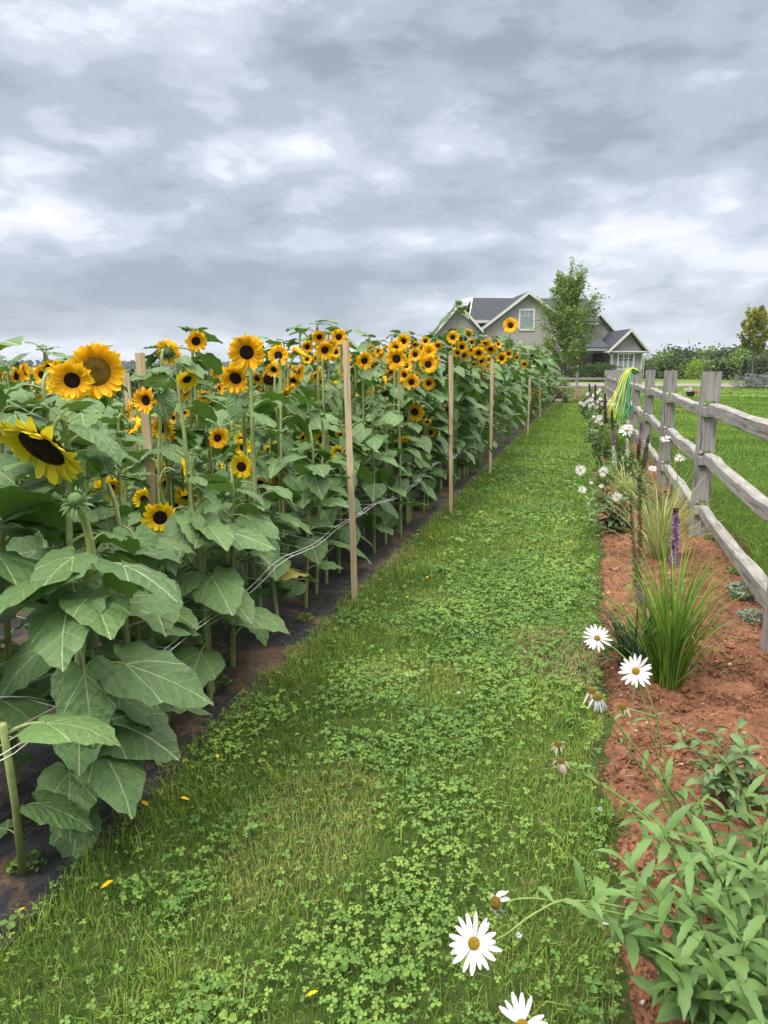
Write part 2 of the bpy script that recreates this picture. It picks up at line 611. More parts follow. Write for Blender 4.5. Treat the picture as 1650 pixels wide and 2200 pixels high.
def soil_patch(name, y0, y1, dy, nx):
    ys_ = np.arange(y0, y1 + 1e-6, dy)
    u = np.linspace(0, 1, nx)
    YY = np.repeat(ys_[:, None], nx, 1)
    L = bed_left(ys_)[:, None]; Rr = bed_right(ys_)[:, None]
    XX = L + (Rr - L) * u[None, :]
    pts = np.stack([XX.ravel(), YY.ravel()], 1)
    h = np.array([mnoise.noise((p[0] * 5, p[1] * 5, 1)) * .022 + mnoise.noise((p[0] * 14, p[1] * 14, 4)) * .012 +
                  abs(mnoise.noise((p[0] * 30, p[1] * 30, 7))) * .030 for p in pts]) if dy < .1 else np.zeros(len(pts))
    edge = np.minimum(u, 1 - u)[None, :] * np.ones((len(ys_), 1))
    e = smooth(0, .07, edge).ravel()
    Z = -.030 + e * (.048 + h)
    V = np.stack([pts[:, 0], pts[:, 1], Z], 1)
    i = np.arange(nx - 1)[None, :] + np.arange(len(ys_) - 1)[:, None] * nx
    F = np.stack([i, i + 1, i + nx + 1, i + nx], -1).reshape(-1, 4)
    return V, F


V1, F1 = soil_patch('a', .3, 8.0, .02, 62)
V2, F2 = soil_patch('b', 8.0, 36.3, .4, 8)
me = np_mesh('garden_bed_soil', np.concatenate([V1, V2]), [F1, F2 + len(V1)], m_soil, None, True)
tag(link('garden_bed_soil', me), kind='structure')

# black ground cloth under the sunflowers
m_cloth, N, b = mat("weed_fabric", .62, .35)
pos = N.new('ShaderNodeNewGeometry').outputs['Position']
n_a = N.noise(pos, 1.9, 5, .62, .6); n_b = N.noise(pos, 30, 4, .7)
wv = N.noise(N.mapping(pos, scale=(1, .25, 1), rot=(0, 0, R(20))), 40, 3, .6)
c = N.ramp(wv, [(.3, (.012, .013, .016)), (.6, (.030, .032, .037)), (.8, (.055, .055, .06))])
dirt = N.maprange(N.m('ADD', n_a, N.m('MULTIPLY', n_b, .18)), .56, .70)
c = N.mix(N.m('MULTIPLY', dirt, .85), c, N.ramp(n_b, [(.35, (.085, .055, .034)), (.6, (.15, .095, .055)), (.75, (.22, .17, .11))]))
N.l.new(c, b.inputs['Base Color'])
bump(N, b, N.m('ADD', wv, n_b), .8, .01)


def cloth_z(X, Y):
    h = np.vectorize(lambda a, b_: mnoise.noise((a * 4 + b_ * 1.5, b_ * 1.2, 3)) * .012 + mnoise.noise((a * 11, b_ * 4, 5)) * .006)(X, Y)
    e = smooth(0, .08, np.minimum(X + 4.3, -1.40 - X))
    return .005 + e * (.012 + h)


tag(sheet('ground_cloth', np.linspace(-4.3, -1.40, 60), np.concatenate([np.arange(.5, 8, .07), np.arange(8, 36.2, .7)]), cloth_z, m_cloth), kind='structure')

# gravel drive in front of the house
m_gr = plain("gravel", (.17, .16, .145), (.24, .225, .20), 30, .9, bm=.5)
tag(sheet('gravel_drive', np.linspace(-26, 60, 40), np.linspace(50.5, 54, 4), lambda X, Y: terrain_z(X, Y) + .03, m_gr), kind='structure')
m_dry = plain("dry_verge", (.17, .175, .07), (.12, .15, .05), 3, .9, bm=.3)
tag(sheet('dry_grass_verge', np.linspace(-5, 70, 40), np.linspace(66, 71, 4), lambda X, Y: terrain_z(X, Y) + .03, m_dry), kind='structure')

# ------------------------------------------------------------------ grass and clover
m_grass, N, b = mat("grass_blades", .6, .2)
t = attr(N)
c = N.ramp(t, [(0.0, (.040, .082, .014)), (.35, (.122, .222, .032)), (.62, (.215, .335, .054)), (.82, (.27, .34, .08)), (1.0, (.44, .37, .18))])
N.l.new(c, b.inputs['Base Color'])
translucent(N, b, c, .25)
m_clover, N, b = mat("clover_leaves", .6, .25)
t = attr(N)
c = N.ramp(t, [(0.0, (.045, .110, .026)), (.4, (.100, .200, .040)), (.75, (.19, .31, .060)), (1.0, (.31, .42, .08))])
N.l.new(c, b.inputs['Base Color'])
translucent(N, b, c, .2)


def vnoise(X, Y, s, seed=0.0):
    """cheap smooth noise for numpy arrays"""
    r = np.random.default_rng(int(seed * 100) + 5)
    g = r.random((256, 256))
    x_ = np.asarray(X) * s + 1000.3; y_ = np.asarray(Y) * s + 1000.7
    xi = np.floor(x_).astype(int); yi = np.floor(y_).astype(int)
    fx = x_ - xi; fy = y_ - yi
    fx = fx * fx * (3 - 2 * fx); fy = fy * fy * (3 - 2 * fy)
    a = g[xi % 256, yi % 256]; b_ = g[(xi + 1) % 256, yi % 256]; c_ = g[xi % 256, (yi + 1) % 256]; d_ = g[(xi + 1) % 256, (yi + 1) % 256]
    return (a * (1 - fx) + b_ * fx) * (1 - fy) + (c_ * (1 - fx) + d_ * fx) * fy


def scatter(x0, x1, y0, y1, dens):
    n = int((x1 - x0) * (y1 - y0) * dens)
    return rng.uniform(x0, x1, n), rng.uniform(y0, y1, n)


def blades(X, Y, H, Wd, tint, lean=.45, z0=None):
    n = len(X)
    az = rng.uniform(0, 2 * PI, n); wa = az + PI / 2 + rng.normal(0, .5, n)
    ln = np.abs(rng.normal(0, lean, n)) + .1
    Z = terrain_z(X, Y) if z0 is None else z0
    dx, dy = np.cos(az), np.sin(az); wx, wy = np.cos(wa) * Wd / 2, np.sin(wa) * Wd / 2
    o = np.stack([X, Y, Z], 1)
    a = np.stack([wx, wy, 0 * wx], 1)
    mid = o + np.stack([dx * H * ln * .35, dy * H * ln * .35, H * .6], 1)
    tip = o + np.stack([dx * H * ln * 1.05, dy * H * ln * 1.05, H * np.clip(1.05 - ln * .35, .45, 1)], 1)
    V = np.stack([o - a, o + a, mid + a * .8, mid - a * .8, tip], 1).reshape(-1, 3)
    i = np.arange(n)[:, None] * 5
    return V, i + np.array([[0, 1, 2, 3]]), i + np.array([[3, 2, 4]]), np.repeat(tint, 5)


def pile(parts, name, m):
    V = []; Q = []; T = []; C = []; o = 0
    for v, q, t_, c_ in parts:
        V.append(v); Q.append(q + o); T.append(t_ + o); C.append(c_); o += len(v)
    me = np_mesh(name, np.concatenate(V), [np.concatenate(Q), np.concatenate(T)], m, np.clip(np.concatenate(C), 0, 1))
    return link(name, me)


def clover_amount(X, Y):
    v = vnoise(X, Y, 1.3, 1) * .5 + vnoise(X, Y, 4.1, 2) * .5
    mid = 1 - smooth(.42, .62, np.abs(X + .58))
    dryside = smooth(-.38, -.10, X + .10 * vnoise(X, Y, 3, 77)) * (1 - smooth(2.6, 4.2, Y))
    return np.clip(smooth(.40, .66, v + mid * .17 - .05) * (1 - .88 * dryside * (1 - smooth(.10, .0, bed_left(Y) - X))), 0, 1)


parts = []
for (y0, y1, dens, w) in [(.75, 2.0, 13000, .0022), (2.0, 3.2, 10500, .0028), (3.2, 5, 7500, .0035), (5, 8, 4200, .0050), (8, 13, 2300, .0085), (13, 22, 1100, .015), (22, 36.5, 520, .026)]:
    X, Y = scatter(-1.62, .34, y0, y1, dens)
    e = vnoise(X, Y, 6, 3) * .10
    keep = (X > -1.50 + e * .9) & (X < bed_left(Y) - .03 + e * .6)
    ca = clover_amount(X, Y)
    keep &= rng.random(len(X)) > ca * .22
    X, Y = X[keep], Y[keep]; ca = ca[keep]
    edge = (1 - smooth(0, .16, X + 1.44)) + (1 - smooth(0, .10, bed_left(Y) - X)) * .6
    dry = smooth(.58, .78, vnoise(X, Y, 1.6, 4)) * .40 * (1 - .8 * smooth(3.5, 7, Y)) + smooth(-.45, -.05, X) * smooth(.40, .65, vnoise(X, Y, 2.3, 8)) * .42 * (1 - smooth(3, 7, Y)) + .16 * smooth(-.38, -.10, X) * (1 - smooth(2.6, 4.2, Y))
    tall = smooth(.62, .8, vnoise(X, Y, 2.6, 6))
    H = (.022 + .022 * rng.random(len(X))) * (1 + .7 * edge * rng.random(len(X)) + .9 * tall * rng.random(len(X)))
    tn = .22 + .26 * rng.random(len(X)) + .22 * (vnoise(X, Y, 1.3, 5) - .4) + dry + .22 * edge + .18 * tall
    tn = np.where(rng.random(len(X)) < .035 + dry * .25, .95, tn)
    parts.append(blades(X, Y, H, w * rng.uniform(.7, 1.3, len(X)), tn, .55))
# longer pale blades standing in small tufts
tx, ty = scatter(-1.40, .1, .8, 9, 9)
for k in range(len(tx)):
    n = rng.integers(6, 16)
    X = tx[k] + rng.normal(0, .018, n); Y = ty[k] + rng.normal(0, .018, n)
    parts.append(blades(X, Y, rng.uniform(.045, .085, n), np.full(n, .0045), rng.uniform(.6, .85, n), .6))
tag(pile(parts, 'path_grass', m_grass), 'mown green grass of the path between sunflowers and bed', 'grass', kind='stuff')

parts = []
for (x0, x1, y0, y1, dens, w) in [(1.3, 3.2, 2.6, 6, 4200, .0045), (1.25, 4.5, 6, 12, 2600, .0062), (1.2, 8, 12, 24, 900, .012), (1.2, 16, 24, 42, 260, .026), (-8, 34, 36.5, 50, 55, .07)]:
    X, Y = scatter(x0, x1, y0, y1, dens)
    keep = X > bed_right(Y) - .02
    if y0 > 36: keep = X > -20
    X, Y = X[keep], Y[keep]
    edge = (1 - smooth(0, .12, X - bed_right(Y)))
    H = (.028 + .026 * rng.random(len(X))) * (1 + .8 * edge)
    tn = .20 + .26 * rng.random(len(X)) + .32 * (vnoise(X, Y, .8, 15) - .5) + .1 * edge
    parts.append(blades(X, Y, H, w * rng.uniform(.7, 1.3, len(X)), tn, .5))
tag(pile(parts, 'lawn_grass', m_grass), 'wide mown lawn beyond the wooden fence', 'grass', kind='stuff')


def clover_leaves(X, Y, H, S, tint):
    n = len(X)
    az = rng.uniform(0, 2 * PI, n)
    nx = rng.normal(0, .28, n); ny = rng.normal(0, .28, n) - .12
    Nn = np.stack([nx, ny, np.ones(n)], 1); Nn /= np.linalg.norm(Nn, axis=1)[:, None]
    A = np.cross(Nn, np.array([0, 0, 1.0]) + np.stack([np.cos(az), np.sin(az), 0 * az], 1)); A /= np.linalg.norm(A, axis=1)[:, None]
    B = np.cross(Nn, A)
    o = np.stack([X, Y, H + terrain_z(X, Y)], 1)
    Vs = []; Fq = []; C = []
    base = 0
    for k in range(3):
        th = k * 2 * PI / 3
        f = A * math.cos(th) + B * math.sin(th); g = -A * math.sin(th) + B * math.cos(th)
        s = S[:, None]
        lift = Nn * s
        p0 = o
        pl = o + (f * .45 + g * .42) * s + lift * .10; pr = o + (f * .45 - g * .42) * s + lift * .10
        ql = o + (f * .95 + g * .34) * s - lift * .02; qr = o + (f * .95 - g * .34) * s - lift * .02
        pm = o + f * .9 * s - lift * .12
        V = np.stack([p0, pl, ql, pm, qr, pr], 1)
        Vs.append(V)
    V = np.stack(Vs, 1).reshape(-1, 3)
    i = (np.arange(n * 3) * 6)[:, None]
    q = np.concatenate([i + np.array([[0, 3, 2, 1]]), i + np.array([[0, 5, 4, 3]])])
    # thin stalk so a leaf is carried by something
    o2 = o.copy(); o2[:, 2] = terrain_z(X, Y)
    sv = np.stack([o2 - A * .0006, o2 + A * .0006, o], 1).reshape(-1, 3)
    ti = (np.arange(n) * 3)[:, None] + np.array([[0, 1, 2]]) + len(V)
    return np.concatenate([V, sv]), q, ti, np.concatenate([np.repeat(tint, 18), np.repeat(tint, 3)])


parts = []
for (y0, y1, dens, s) in [(.75, 2.2, 4600, .0090), (2.2, 3.6, 3600, .0098), (3.6, 5.5, 2700, .0102), (5.5, 9, 1300, .0125), (9, 14, 250, .018)]:
    X, Y = scatter(-1.5, .3, y0, y1, dens)
    keep = (rng.random(len(X)) < clover_amount(X, Y) * .88 + .09) & (X > -1.46) & (X < bed_left(Y) + .02)
    X, Y = X[keep], Y[keep]
    tn = .25 + .5 * rng.random(len(X)) + .35 * (vnoise(X, Y, 2.2, 9) - .5)
    H = .018 + .026 * rng.random(len(X)) + .012 * vnoise(X, Y, 3, 10)
    parts.append(clover_leaves(X, Y, H, s * rng.lognormal(-.06, .38, len(X)), tn))
tag(pile(parts, 'clover_patch', m_clover), 'three-lobed clover leaves growing through the path grass', 'clover', kind='stuff')

# white clover blossoms, a few
m_white = plain("white_petal", (.60, .60, .59), (.52, .52, .54), 30, .6, .2, 0, trans=.2)
mbc = MB()
for k in range(26):
    th = rng.uniform(0, 2 * PI); ph = math.acos(rng.uniform(-.3, 1))
    dv = Vector((math.sin(ph) * math.cos(th), math.sin(ph) * math.sin(th), math.cos(ph)))
    q = dv.to_track_quat('Z', 'X').to_matrix().to_4x4()
    mbc.tube([(0, 0, 0), (0, 0, .005), (0, 0, .0095)], [.0008, .0016, .0004], 4, c=.5)
    mbc.v[-12:] = [tuple(q @ Vector(p) + Vector((0, 0, .062))) for p in mbc.v[-12:]]
ms = MB(); ms.tube([(0, 0, 0), (.002, 0, .03), (0, 0, .062)], .0009, 5)
me_cb = mbc.mesh('clover_blossom', m_white); me_cs = ms.mesh('stalk', M_stem)
for k, (px_, py_) in enumerate([(978, 1429), (1015, 1360), (1128, 1402), (907, 1442), (875, 1453), (1192, 1090), (1258, 1205), (1285, 1197), (1314, 1916), (1302, 1985), (1115, 2012), (985, 1490), (1290, 1740)]):
    r = ray(px_, py_); p = r * ((.06 - CAMH) / r[2])
    o = empty('clover_flower', (p[0], p[1], 0), k)
    tag(o, 'tiny round white clover flower standing in the path grass', 'clover flower', 'white clover flowers in the path grass')
    link('blossom', me_cb, o); link('stalk', me_cs, o)

# crumbs, clods and straw on the red soil
def clods(X, Y, Z, S, name, m, tint):
    base = np.array([(1, 0, 0), (-1, 0, 0), (0, 1, 0), (0, -1, 0), (0, 0, 1), (0, 0, -1)], float)
    Fb = np.array([(0, 2, 4), (2, 1, 4), (1, 3, 4), (3, 0, 4), (2, 0, 5), (1, 2, 5), (3, 1, 5), (0, 3, 5)])
    n = len(X)
    az = rng.uniform(0, 2 * PI, n)
    v = base[None] * rng.uniform(.45, 1.1, (n, 6, 1)) + rng.normal(0, .16, (n, 6, 3))
    ca, sa = np.cos(az)[:, None], np.sin(az)[:, None]
    v = np.stack([v[..., 0] * ca - v[..., 1] * sa, v[..., 0] * sa + v[..., 1] * ca, v[..., 2] * .7], -1) * S[:, None, None]
    v = v + np.stack([X, Y, Z], 1)[:, None]
    F = (np.arange(n) * 6)[:, None, None] + Fb[None]
    return link(name, np_mesh(name, v.reshape(-1, 3), F.reshape(-1, 3), m, np.repeat(tint, 6), True))


X1, Y1 = scatter(.1, 1.5, .6, 4.5, 14000); X2, Y2 = scatter(.1, 1.5, 4.5, 10, 4000); X3, Y3 = scatter(.1, 1.5, 10, 20, 350)
X = np.concatenate([X1, X2, X3]); Y = np.concatenate([Y1, Y2, Y3])
keep = (X > bed_left(Y) + .015) & (X < bed_right(Y) - .02) & (vnoise(X, Y, 4, 21) * .6 + vnoise(X, Y, 13, 22) * .5 > rng.uniform(.2, .95, len(X)))
X, Y = X[keep], Y[keep]
S = np.clip(rng.lognormal(-5.50, .66, len(X)), .0015, .030)
tag(clods(X, Y, np.full(len(X), .024) + S * .1 + .012 * vnoise(X, Y, 6, 30), S, 'soil_clods', m_soil, X * 0), 'crumbs and clods of dry red earth in the flower bed', 'soil', kind='stuff')
m_pebble = plain("pebble", (.34, .24, .19), (.50, .42, .36), 9, .85, bm=.2)
Xp, Yp = scatter(.15, 1.35, .8, 8, 55)
kp = (Xp > bed_left(Yp) + .05) & (Xp < bed_right(Yp) - .05); Xp, Yp = Xp[kp], Yp[kp]
Sp = np.clip(rng.lognormal(-4.9, .4, len(Xp)), .004, .018)
tag(clods(Xp, Yp, np.full(len(Xp), .034) + Sp * .2, Sp, 'pebbles', m_pebble, Xp * 0), 'small pale pebbles lying on the red soil', 'pebbles', kind='stuff')
# dry straw lying in bed and along fabric edge
m_straw = plain("dry_straw", (.36, .27, .15), (.22, .15, .08), 20, .8, bm=0, use_tint=True)


def straw(X, Y, Z, L, w):
    n = len(X); az = rng.uniform(0, 2 * PI, n)
    dx, dy = np.cos(az) * L / 2, np.sin(az) * L / 2
    wx, wy = -np.sin(az) * w, np.cos(az) * w
    o = np.stack([X, Y, Z], 1); d_ = np.stack([dx, dy, rng.normal(0, .08, n) * L], 1); a = np.stack([wx, wy, 0 * wx + .0], 1)
    V = np.stack([o - d_ - a, o - d_ + a, o + a + [0, 0, .003], o - a + [0, 0, .003], o + d_], 1).reshape(-1, 3)
    i = np.arange(n)[:, None] * 5
    return V, i + np.array([[0, 1, 2, 3]]), i + np.array([[3, 2, 4]]), np.repeat(rng.random(n), 5)


X, Y = scatter(.2, 1.4, .6, 8, 420)
k_ = (X > bed_left(Y)) & (vnoise(X, Y, 1.7, 40) > .42); X, Y = X[k_], Y[k_]
p1 = straw(X, Y, np.full(len(X), .040), rng.uniform(.02, .07, len(X)), .0009)
X, Y = scatter(-2.6, -1.42, .8, 9, 900)
k_ = vnoise(X, Y, 2.2, 41) + (X + 2.6) * .10 > .55; X, Y = X[k_], Y[k_]
p2 = straw(X, Y, np.full(len(X), .033), rng.uniform(.015, .06, len(X)), .0009)
tag(pile([p1, p2], 'dry_straw', m_straw), 'dry grass clippings and straw on soil and fabric', 'straw', kind='stuff')

# ------------------------------------------------------------------ fallen sunflower petals
mb = MB()
mb.add([(-.022, 0, 0), (-.008, -.007, .004), (-.008, .007, .002), (.012, -.006, .007), (.012, .007, .003), (.024, .001, .001)], [(0, 1, 2), (1, 3, 4, 2), (3, 5, 4)],
       uv=[(0, 0), (.3, -.5), (.3, .5), (.7, -.5), (.7, .5), (1, 0)])
me_fp = mb.mesh('fallen_petal', M_pet_orange)
spots = [(230, 1905, 1.7, 'pale orange curled petal on the clover at the lower left', 'grass'), (473, 1815, 1.6, 'bright orange petal on the grass beside the fabric edge', 'g'),
         (398, 1720, 1.2, '', ''), (467, 1628, 1.2, '', ''), (520, 1622, 1.0, '', ''), (232, 1638, 1.2, '', ''), (312, 1730, 1.2, '', ''), (525, 1475, 1.0, '', ''), (600, 1448, 1.1, '', ''),
         (1113, 1327, 1.3, 'orange petal lying alone on the middle of the path', ''), (950, 1232, 1.0, '', ''), (918, 1242, 1.0, '', ''), (875, 1285, 1.0, '', ''), (1308, 1275, 1.0, '', ''), (1227, 1165, 1.0, '', ''),
         (900, 1140, 1.3, '', ''), (905, 1147, 1.2, '', ''), (897, 1150, 1.2, '', ''), (925, 1155, 1.2, '', ''), (865, 1190, 1.0, '', ''), (986, 1109, 1.2, '', ''), (1005, 1117, 1.2, '', ''), (670, 2140, 1.1, '', ''), (672, 1325, 1.1, '', ''), (610, 1290, 1.1, '', ''), (45, 1960, 1.0, '', '')]
for k, (a, b_, s, lb, _) in enumerate(spots):
    r = ray(a, b_); p = r * ((.035 - CAMH) / r[2])
    o = link('fallen_petal', me_fp)
    o.location = (p[0], p[1], .042 if p[0] > -1.44 else .03)
    o.rotation_euler = (rng.uniform(-.5, .5), rng.uniform(-.5, .5), rng.uniform(0, 6))
    s *= .62
    o.scale = (s, s, s)
    tag(o, lb or 'small orange sunflower petal fallen along the edge of the path', 'petal', 'fallen petals')

# ------------------------------------------------------------------ split rail fence
def post_mesh(name, w, dth, h, slots, sw, seed, m, crack=True):
    """upright with real slots cut through it front to back"""
    r = random.Random(seed)
    xs_ = [-w / 2, -sw / 2, sw / 2, w / 2]
    zs = [0.0]
    for zc_, sh in slots: zs += [zc_ - sh / 2, zc_ + sh / 2]
    zs.append(h)
    mb = MB()
    # finer rows so that faces can be uneven
    rows = []
    for i in range(len(zs) - 1):
        rows.append((zs[i], zs[i + 1], i % 2 == 1))
    def J(x_, z_, y_):
        n_ = mnoise.noise((x_ * 9 + seed * 3.3, z_ * 2.3, y_ * 7 + seed)) * .006
        return (x_ + n_ + (.004 * mnoise.noise((z_ * 3, seed, x_))), y_ + n_, z_ + (n_ * 1.5 if z_ >= h - 1e-6 else 0))
    for i, (z0_, z1_, slot) in enumerate(rows):
        nseg = max(1, int((z1_ - z0_) / .12)) if not slot else 1
        for s_ in range(nseg):
            a = z0_ + (z1_ - z0_) * s_ / nseg; b2 = z0_ + (z1_ - z0_) * (s_ + 1) / nseg
            for c_ in range(3):
                if slot and c_ == 1:
                    x0, x1 = xs_[1], xs_[2]
                    f, k2 = -dth / 2, dth / 2
                    vs = [J(x0, a, f), J(x1, a, f), J(x1, b2, f), J(x0, b2, f), J(x0, a, k2), J(x1, a, k2), J(x1, b2, k2), J(x0, b2, k2)]
                    mb.add(vs, [(0, 1, 5, 4), (3, 7, 6, 2), (0, 4, 7, 3), (1, 2, 6, 5)])
                    continue
                x0, x1 = xs_[c_], xs_[c_ + 1]
                mb.add([J(x0, a, -dth / 2), J(x1, a, -dth / 2), J(x1, b2, -dth / 2), J(x0, b2, -dth / 2)], [(0, 1, 2, 3)])
                mb.add([J(x0, a, dth / 2), J(x1, a, dth / 2), J(x1, b2, dth / 2), J(x0, b2, dth / 2)], [(3, 2, 1, 0)])
            for sx in (-1, 1):
                x0 = sx * w / 2
                q = [J(x0, a, -dth / 2), J(x0, a, dth / 2), J(x0, b2, dth / 2), J(x0, b2, -dth / 2)]
                mb.add(q, [(0, 3, 2, 1)] if sx < 0 else [(0, 1, 2, 3)])
    for c_ in range(3):
        mb.add([J(xs_[c_], h, -dth / 2), J(xs_[c_ + 1], h, -dth / 2), J(xs_[c_ + 1], h, dth / 2), J(xs_[c_], h, dth / 2)], [(0, 1, 2, 3)])
    return mb.mesh(name, m, smooth=False)


def rail_mesh(name, L, w, h, seed, m):
    """hewn rail along +Y with facets and knots; ends tapered to pass through the slots"""
    r = random.Random(seed)
    mb = MB(); n = 14
    wob = [mnoise.noise((i * .55, seed, 0)) for i in range(n + 1)]
    rings = []
    step = 0
    for i in range(n + 1):
        y_ = L * i / n
        e = min(i, n - i)
        k = (.72, .9, 1.0)[min(e, 2)]
        if r.random() < .22: step = r.uniform(-.015, .015)
        cz = mnoise.noise((y_ * 1.3, seed * 1.7, 5)) * .006 * min(e / 3, 1); cx = mnoise.noise((y_ * 1.1, seed * 2.7, 9)) * .010 * min(e / 3, 1)
        ring = []
        base = [(-.5, -.42), (-.36, -.5), (.38, -.5), (.5, -.38), (.5, .36), (.40, .5), (-.30, .5), (-.5, .40)]
        for j, (a, b2) in enumerate(base):
            nn = mnoise.noise((y_ * 1.1 + j * .35, seed * 3, 0)) * .007 + mnoise.noise((y_ * 7 + j * 3, seed, j * 2)) * .003
            ring.append((cx + (a * w) * k + nn, y_ + (nn * 1.2 if 0 < i < n else 0), cz + b2 * h * k + nn + (step if b2 > 0 else 0) * (1 if 2 < i < n - 2 else 0)))
        rings.append(ring)
    for i in range(n):
        for j in range(8):
            j2 = (j + 1) % 8
            mb.add([rings[i][j], rings[i][j2], rings[i + 1][j2], rings[i + 1][j]], [(0, 3, 2, 1)])
    mb.add(rings[0], [tuple(range(8))]); mb.add(rings[n], [tuple(reversed(range(8)))])
    return mb.mesh(name, m, smooth=False)


SLOTS = [(.315, .145), (.765, .145), (1.20, .145)]
post_v = [post_mesh('post', .152, .115, 1.54 + .02 * math.sin(k * 2), SLOTS, .088, k, M_fence_v) for k in range(4)]
rail_v = [rail_mesh('rail', 3.14, .078, .108, k, M_fence_y) for k in range(6)]
fence = empty('split_rail_fence', (1.05, 4.1, 0))
tag(fence, 'long weathered grey three-rail fence running beside the red flower bed', 'fence')
FX = lambda Y: 1.06 - .006 * (Y - 4)
PY = [1.1 + 2.93 * k for k in range(13)]
PY = [1.13, 4.1, 6.98, 9.95, 12.9, 15.8, 18.7, 21.6, 24.5, 27.4, 30.3, 33.2, 36.3]
for k, Y in enumerate(PY):
    z = tz(FX(Y), Y)
    if True:
        link('post', post_v[k % 4], fence, Matrix.Translation((FX(Y) - 1.05, Y - 4.1, z - .04)) @ Matrix.Rotation(rng.normal(0, .012), 4, 'Y') @ Matrix.Rotation(rng.normal(0, .03), 4, 'Z'))
    if k < len(PY) - 1:
        Y2 = PY[k + 1]
        for j, (zc_, _) in enumerate(SLOTS):
            a = Vector((FX(Y) - 1.05 - .024, Y - .10 - 4.1, z - .045 + zc_ - .012)); b2 = Vector((FX(Y2) - 1.05 + .024, Y2 + .10 - 4.1, z - .045 + zc_ + .012 * (1 if j else -1)))
            dv = b2 - a
            q = Vector((0, 1, 0)).rotation_difference(dv.normalized()).to_matrix().to_4x4()
            link('rail', rail_v[(k * 3 + j) % 6], fence, Matrix.Translation(a) @ q @ Matrix.Scale(dv.length / 3.14, 4, (0, 1, 0)))

# back fence across the far end of the path
fb = empty('back_rail_fence', (-.48, 36.6, 0))
tag(fb, 'low grey rail fence crossing the far end of the grass path', 'fence')
rail_x = [rail_mesh('rail', 3.0, .085, .12, 20 + k, M_fence_x) for k in range(3)]
for k, X in enumerate((-3.42, -.48)):
    link('post', post_v[k], fb, Matrix.Translation((X + .48, 0, -.06)) @ Matrix.Rotation(PI / 2, 4, 'Z') @ Matrix.Scale(.92, 4, (0, 0, 1)))
for k, X in enumerate((-6.3, -3.42, -.48)):
    for j, zc_ in enumerate((.26, .68, 1.08)):
        if X == -.48:
            L = 1.35
        else: L = 2.94
        a = Vector((X + .48 + .0, 0, zc_)); 
        link('rail', rail_x[(k + j) % 3], fb, Matrix.Translation(a) @ Matrix.Rotation(-PI / 2 + (.01 * (j - 1)), 4, 'Z') @ Matrix.Scale(L / 3.0, 4, (0, 1, 0)))

# ------------------------------------------------------------------ wooden stakes in the sunflower rows
def stake_mesh(h, w, dth, seed, lean):
    mb = MB(); n = 6
    for i in range(n + 1):
        z_ = h * i / n
        wx = mnoise.noise((z_, seed, 3)) * .006
        for (a, b2) in ((-1, -1), (1, -1), (1, 1), (-1, 1)):
            mb.v.append((a * w / 2 + wx, b2 * dth / 2 + wx * .6, z_ - .05)); mb.uv.append((a, z_)); mb.c.append(.5)
    for i in range(n):
        for k in range(4):
            mb.f.append((i * 4 + k, i * 4 + (k + 1) % 4, i * 4 + 4 + (k + 1) % 4, i * 4 + 4 + k)); mb.mi.append(0)
    mb.f.append((n * 4, n * 4 + 1, n * 4 + 2, n * 4 + 3)); mb.mi.append(0)
    return mb.mesh('wooden_stake', M_stake, smooth=False)


stakes = [  # base, top pixel, width px in the photo, label
    ((762, 1292), (743, 733), .036, 'tall pale wooden stake nearest the camera at the edge of the path'),
    ((968, 1102), (968, 763), .036, 'second tall wooden stake along the path, half covered by leaves'),
    ((1052, 1018), (1058, 772), .036, 'third wooden stake along the path, beside the tall single sunflower'),
    ((1133, 936), (1138, 812), .036, 'wooden stake on the path edge just before the small yellow blooms'),
    ((1160, 900), (1158, 800), .036, 'thin far wooden stake right of the small yellow blooms')]
for k, (bp, tp, w, lb) in enumerate(stakes):
    r = ray(*bp); g = Vector(r * (-CAMH / r[2])); g.z = 0
    g += Vector((0, 0, CAMH)) * 0
    base = Vector((r[0] * (CAMH / -r[2]), r[1] * (CAMH / -r[2]), 0))
    r2 = ray(*tp); top = Vector(r2 * (base.y / r2[1])) + Vector((0, 0, CAMH))
    dv = top - base
    o = link('wooden_stake', stake_mesh(dv.length + .05, w * 1.05, w * .95, k, 0))
    o.location = base
    o.rotation_euler = (Vector((0, 0, 1)).rotation_difference(dv.normalized()) @ Quaternion((0, 0, 1), .25 + .1 * k)).to_euler()
    tag(o, lb, 'stake', 'wooden stakes holding the flower netting')
inner = [  # top pixel, X of its row, label
    ((311, 758), -2.35, 1.05, 'thick pale stake rising inside the field behind the dark-centred sunflower'),
    ((277, 797), -3.3, 1.0, 'thinner stake inside the field left of the thick one'),
    ((190, 880), -5.6, .9, 'short grey stake standing in the farther flower rows'),
    ((708, 790), -3.4, .8, 'stake deep inside the field, mostly behind flowers left of the nearest path stake')]
for k, (tp, X, ws, lb) in enumerate(inner):
    top = atX(*tp, X)
    o = link('wooden_stake', stake_mesh(top.z + .05, .042 * ws, .038 * ws, 10 + k, 0))
    o.location = (top.x + .02, top.y, tz(top.x, top.y)); o.rotation_euler = (0, R(-1.5), .35)
    tag(o, lb, 'stake', 'stakes inside the sunflower field')

# ------------------------------------------------------------------ flower netting, level, at knee height
m_net = plain("white_string", (.78, .78, .76), (.7, .7, .7), 20, .6, .2, 0)
mb = MB()
NZ = .50


def netp(X, Y):
    sag = .03 * math.sin(Y * 1.9) + .02 * math.sin(X * 5 + Y * 3) + .018 * mnoise.noise((X * 3, Y * 2.4, 0))
    return Vector((X + .015 * math.sin(Y * 7), Y, NZ + sag - .02 * (X + 1.45)))


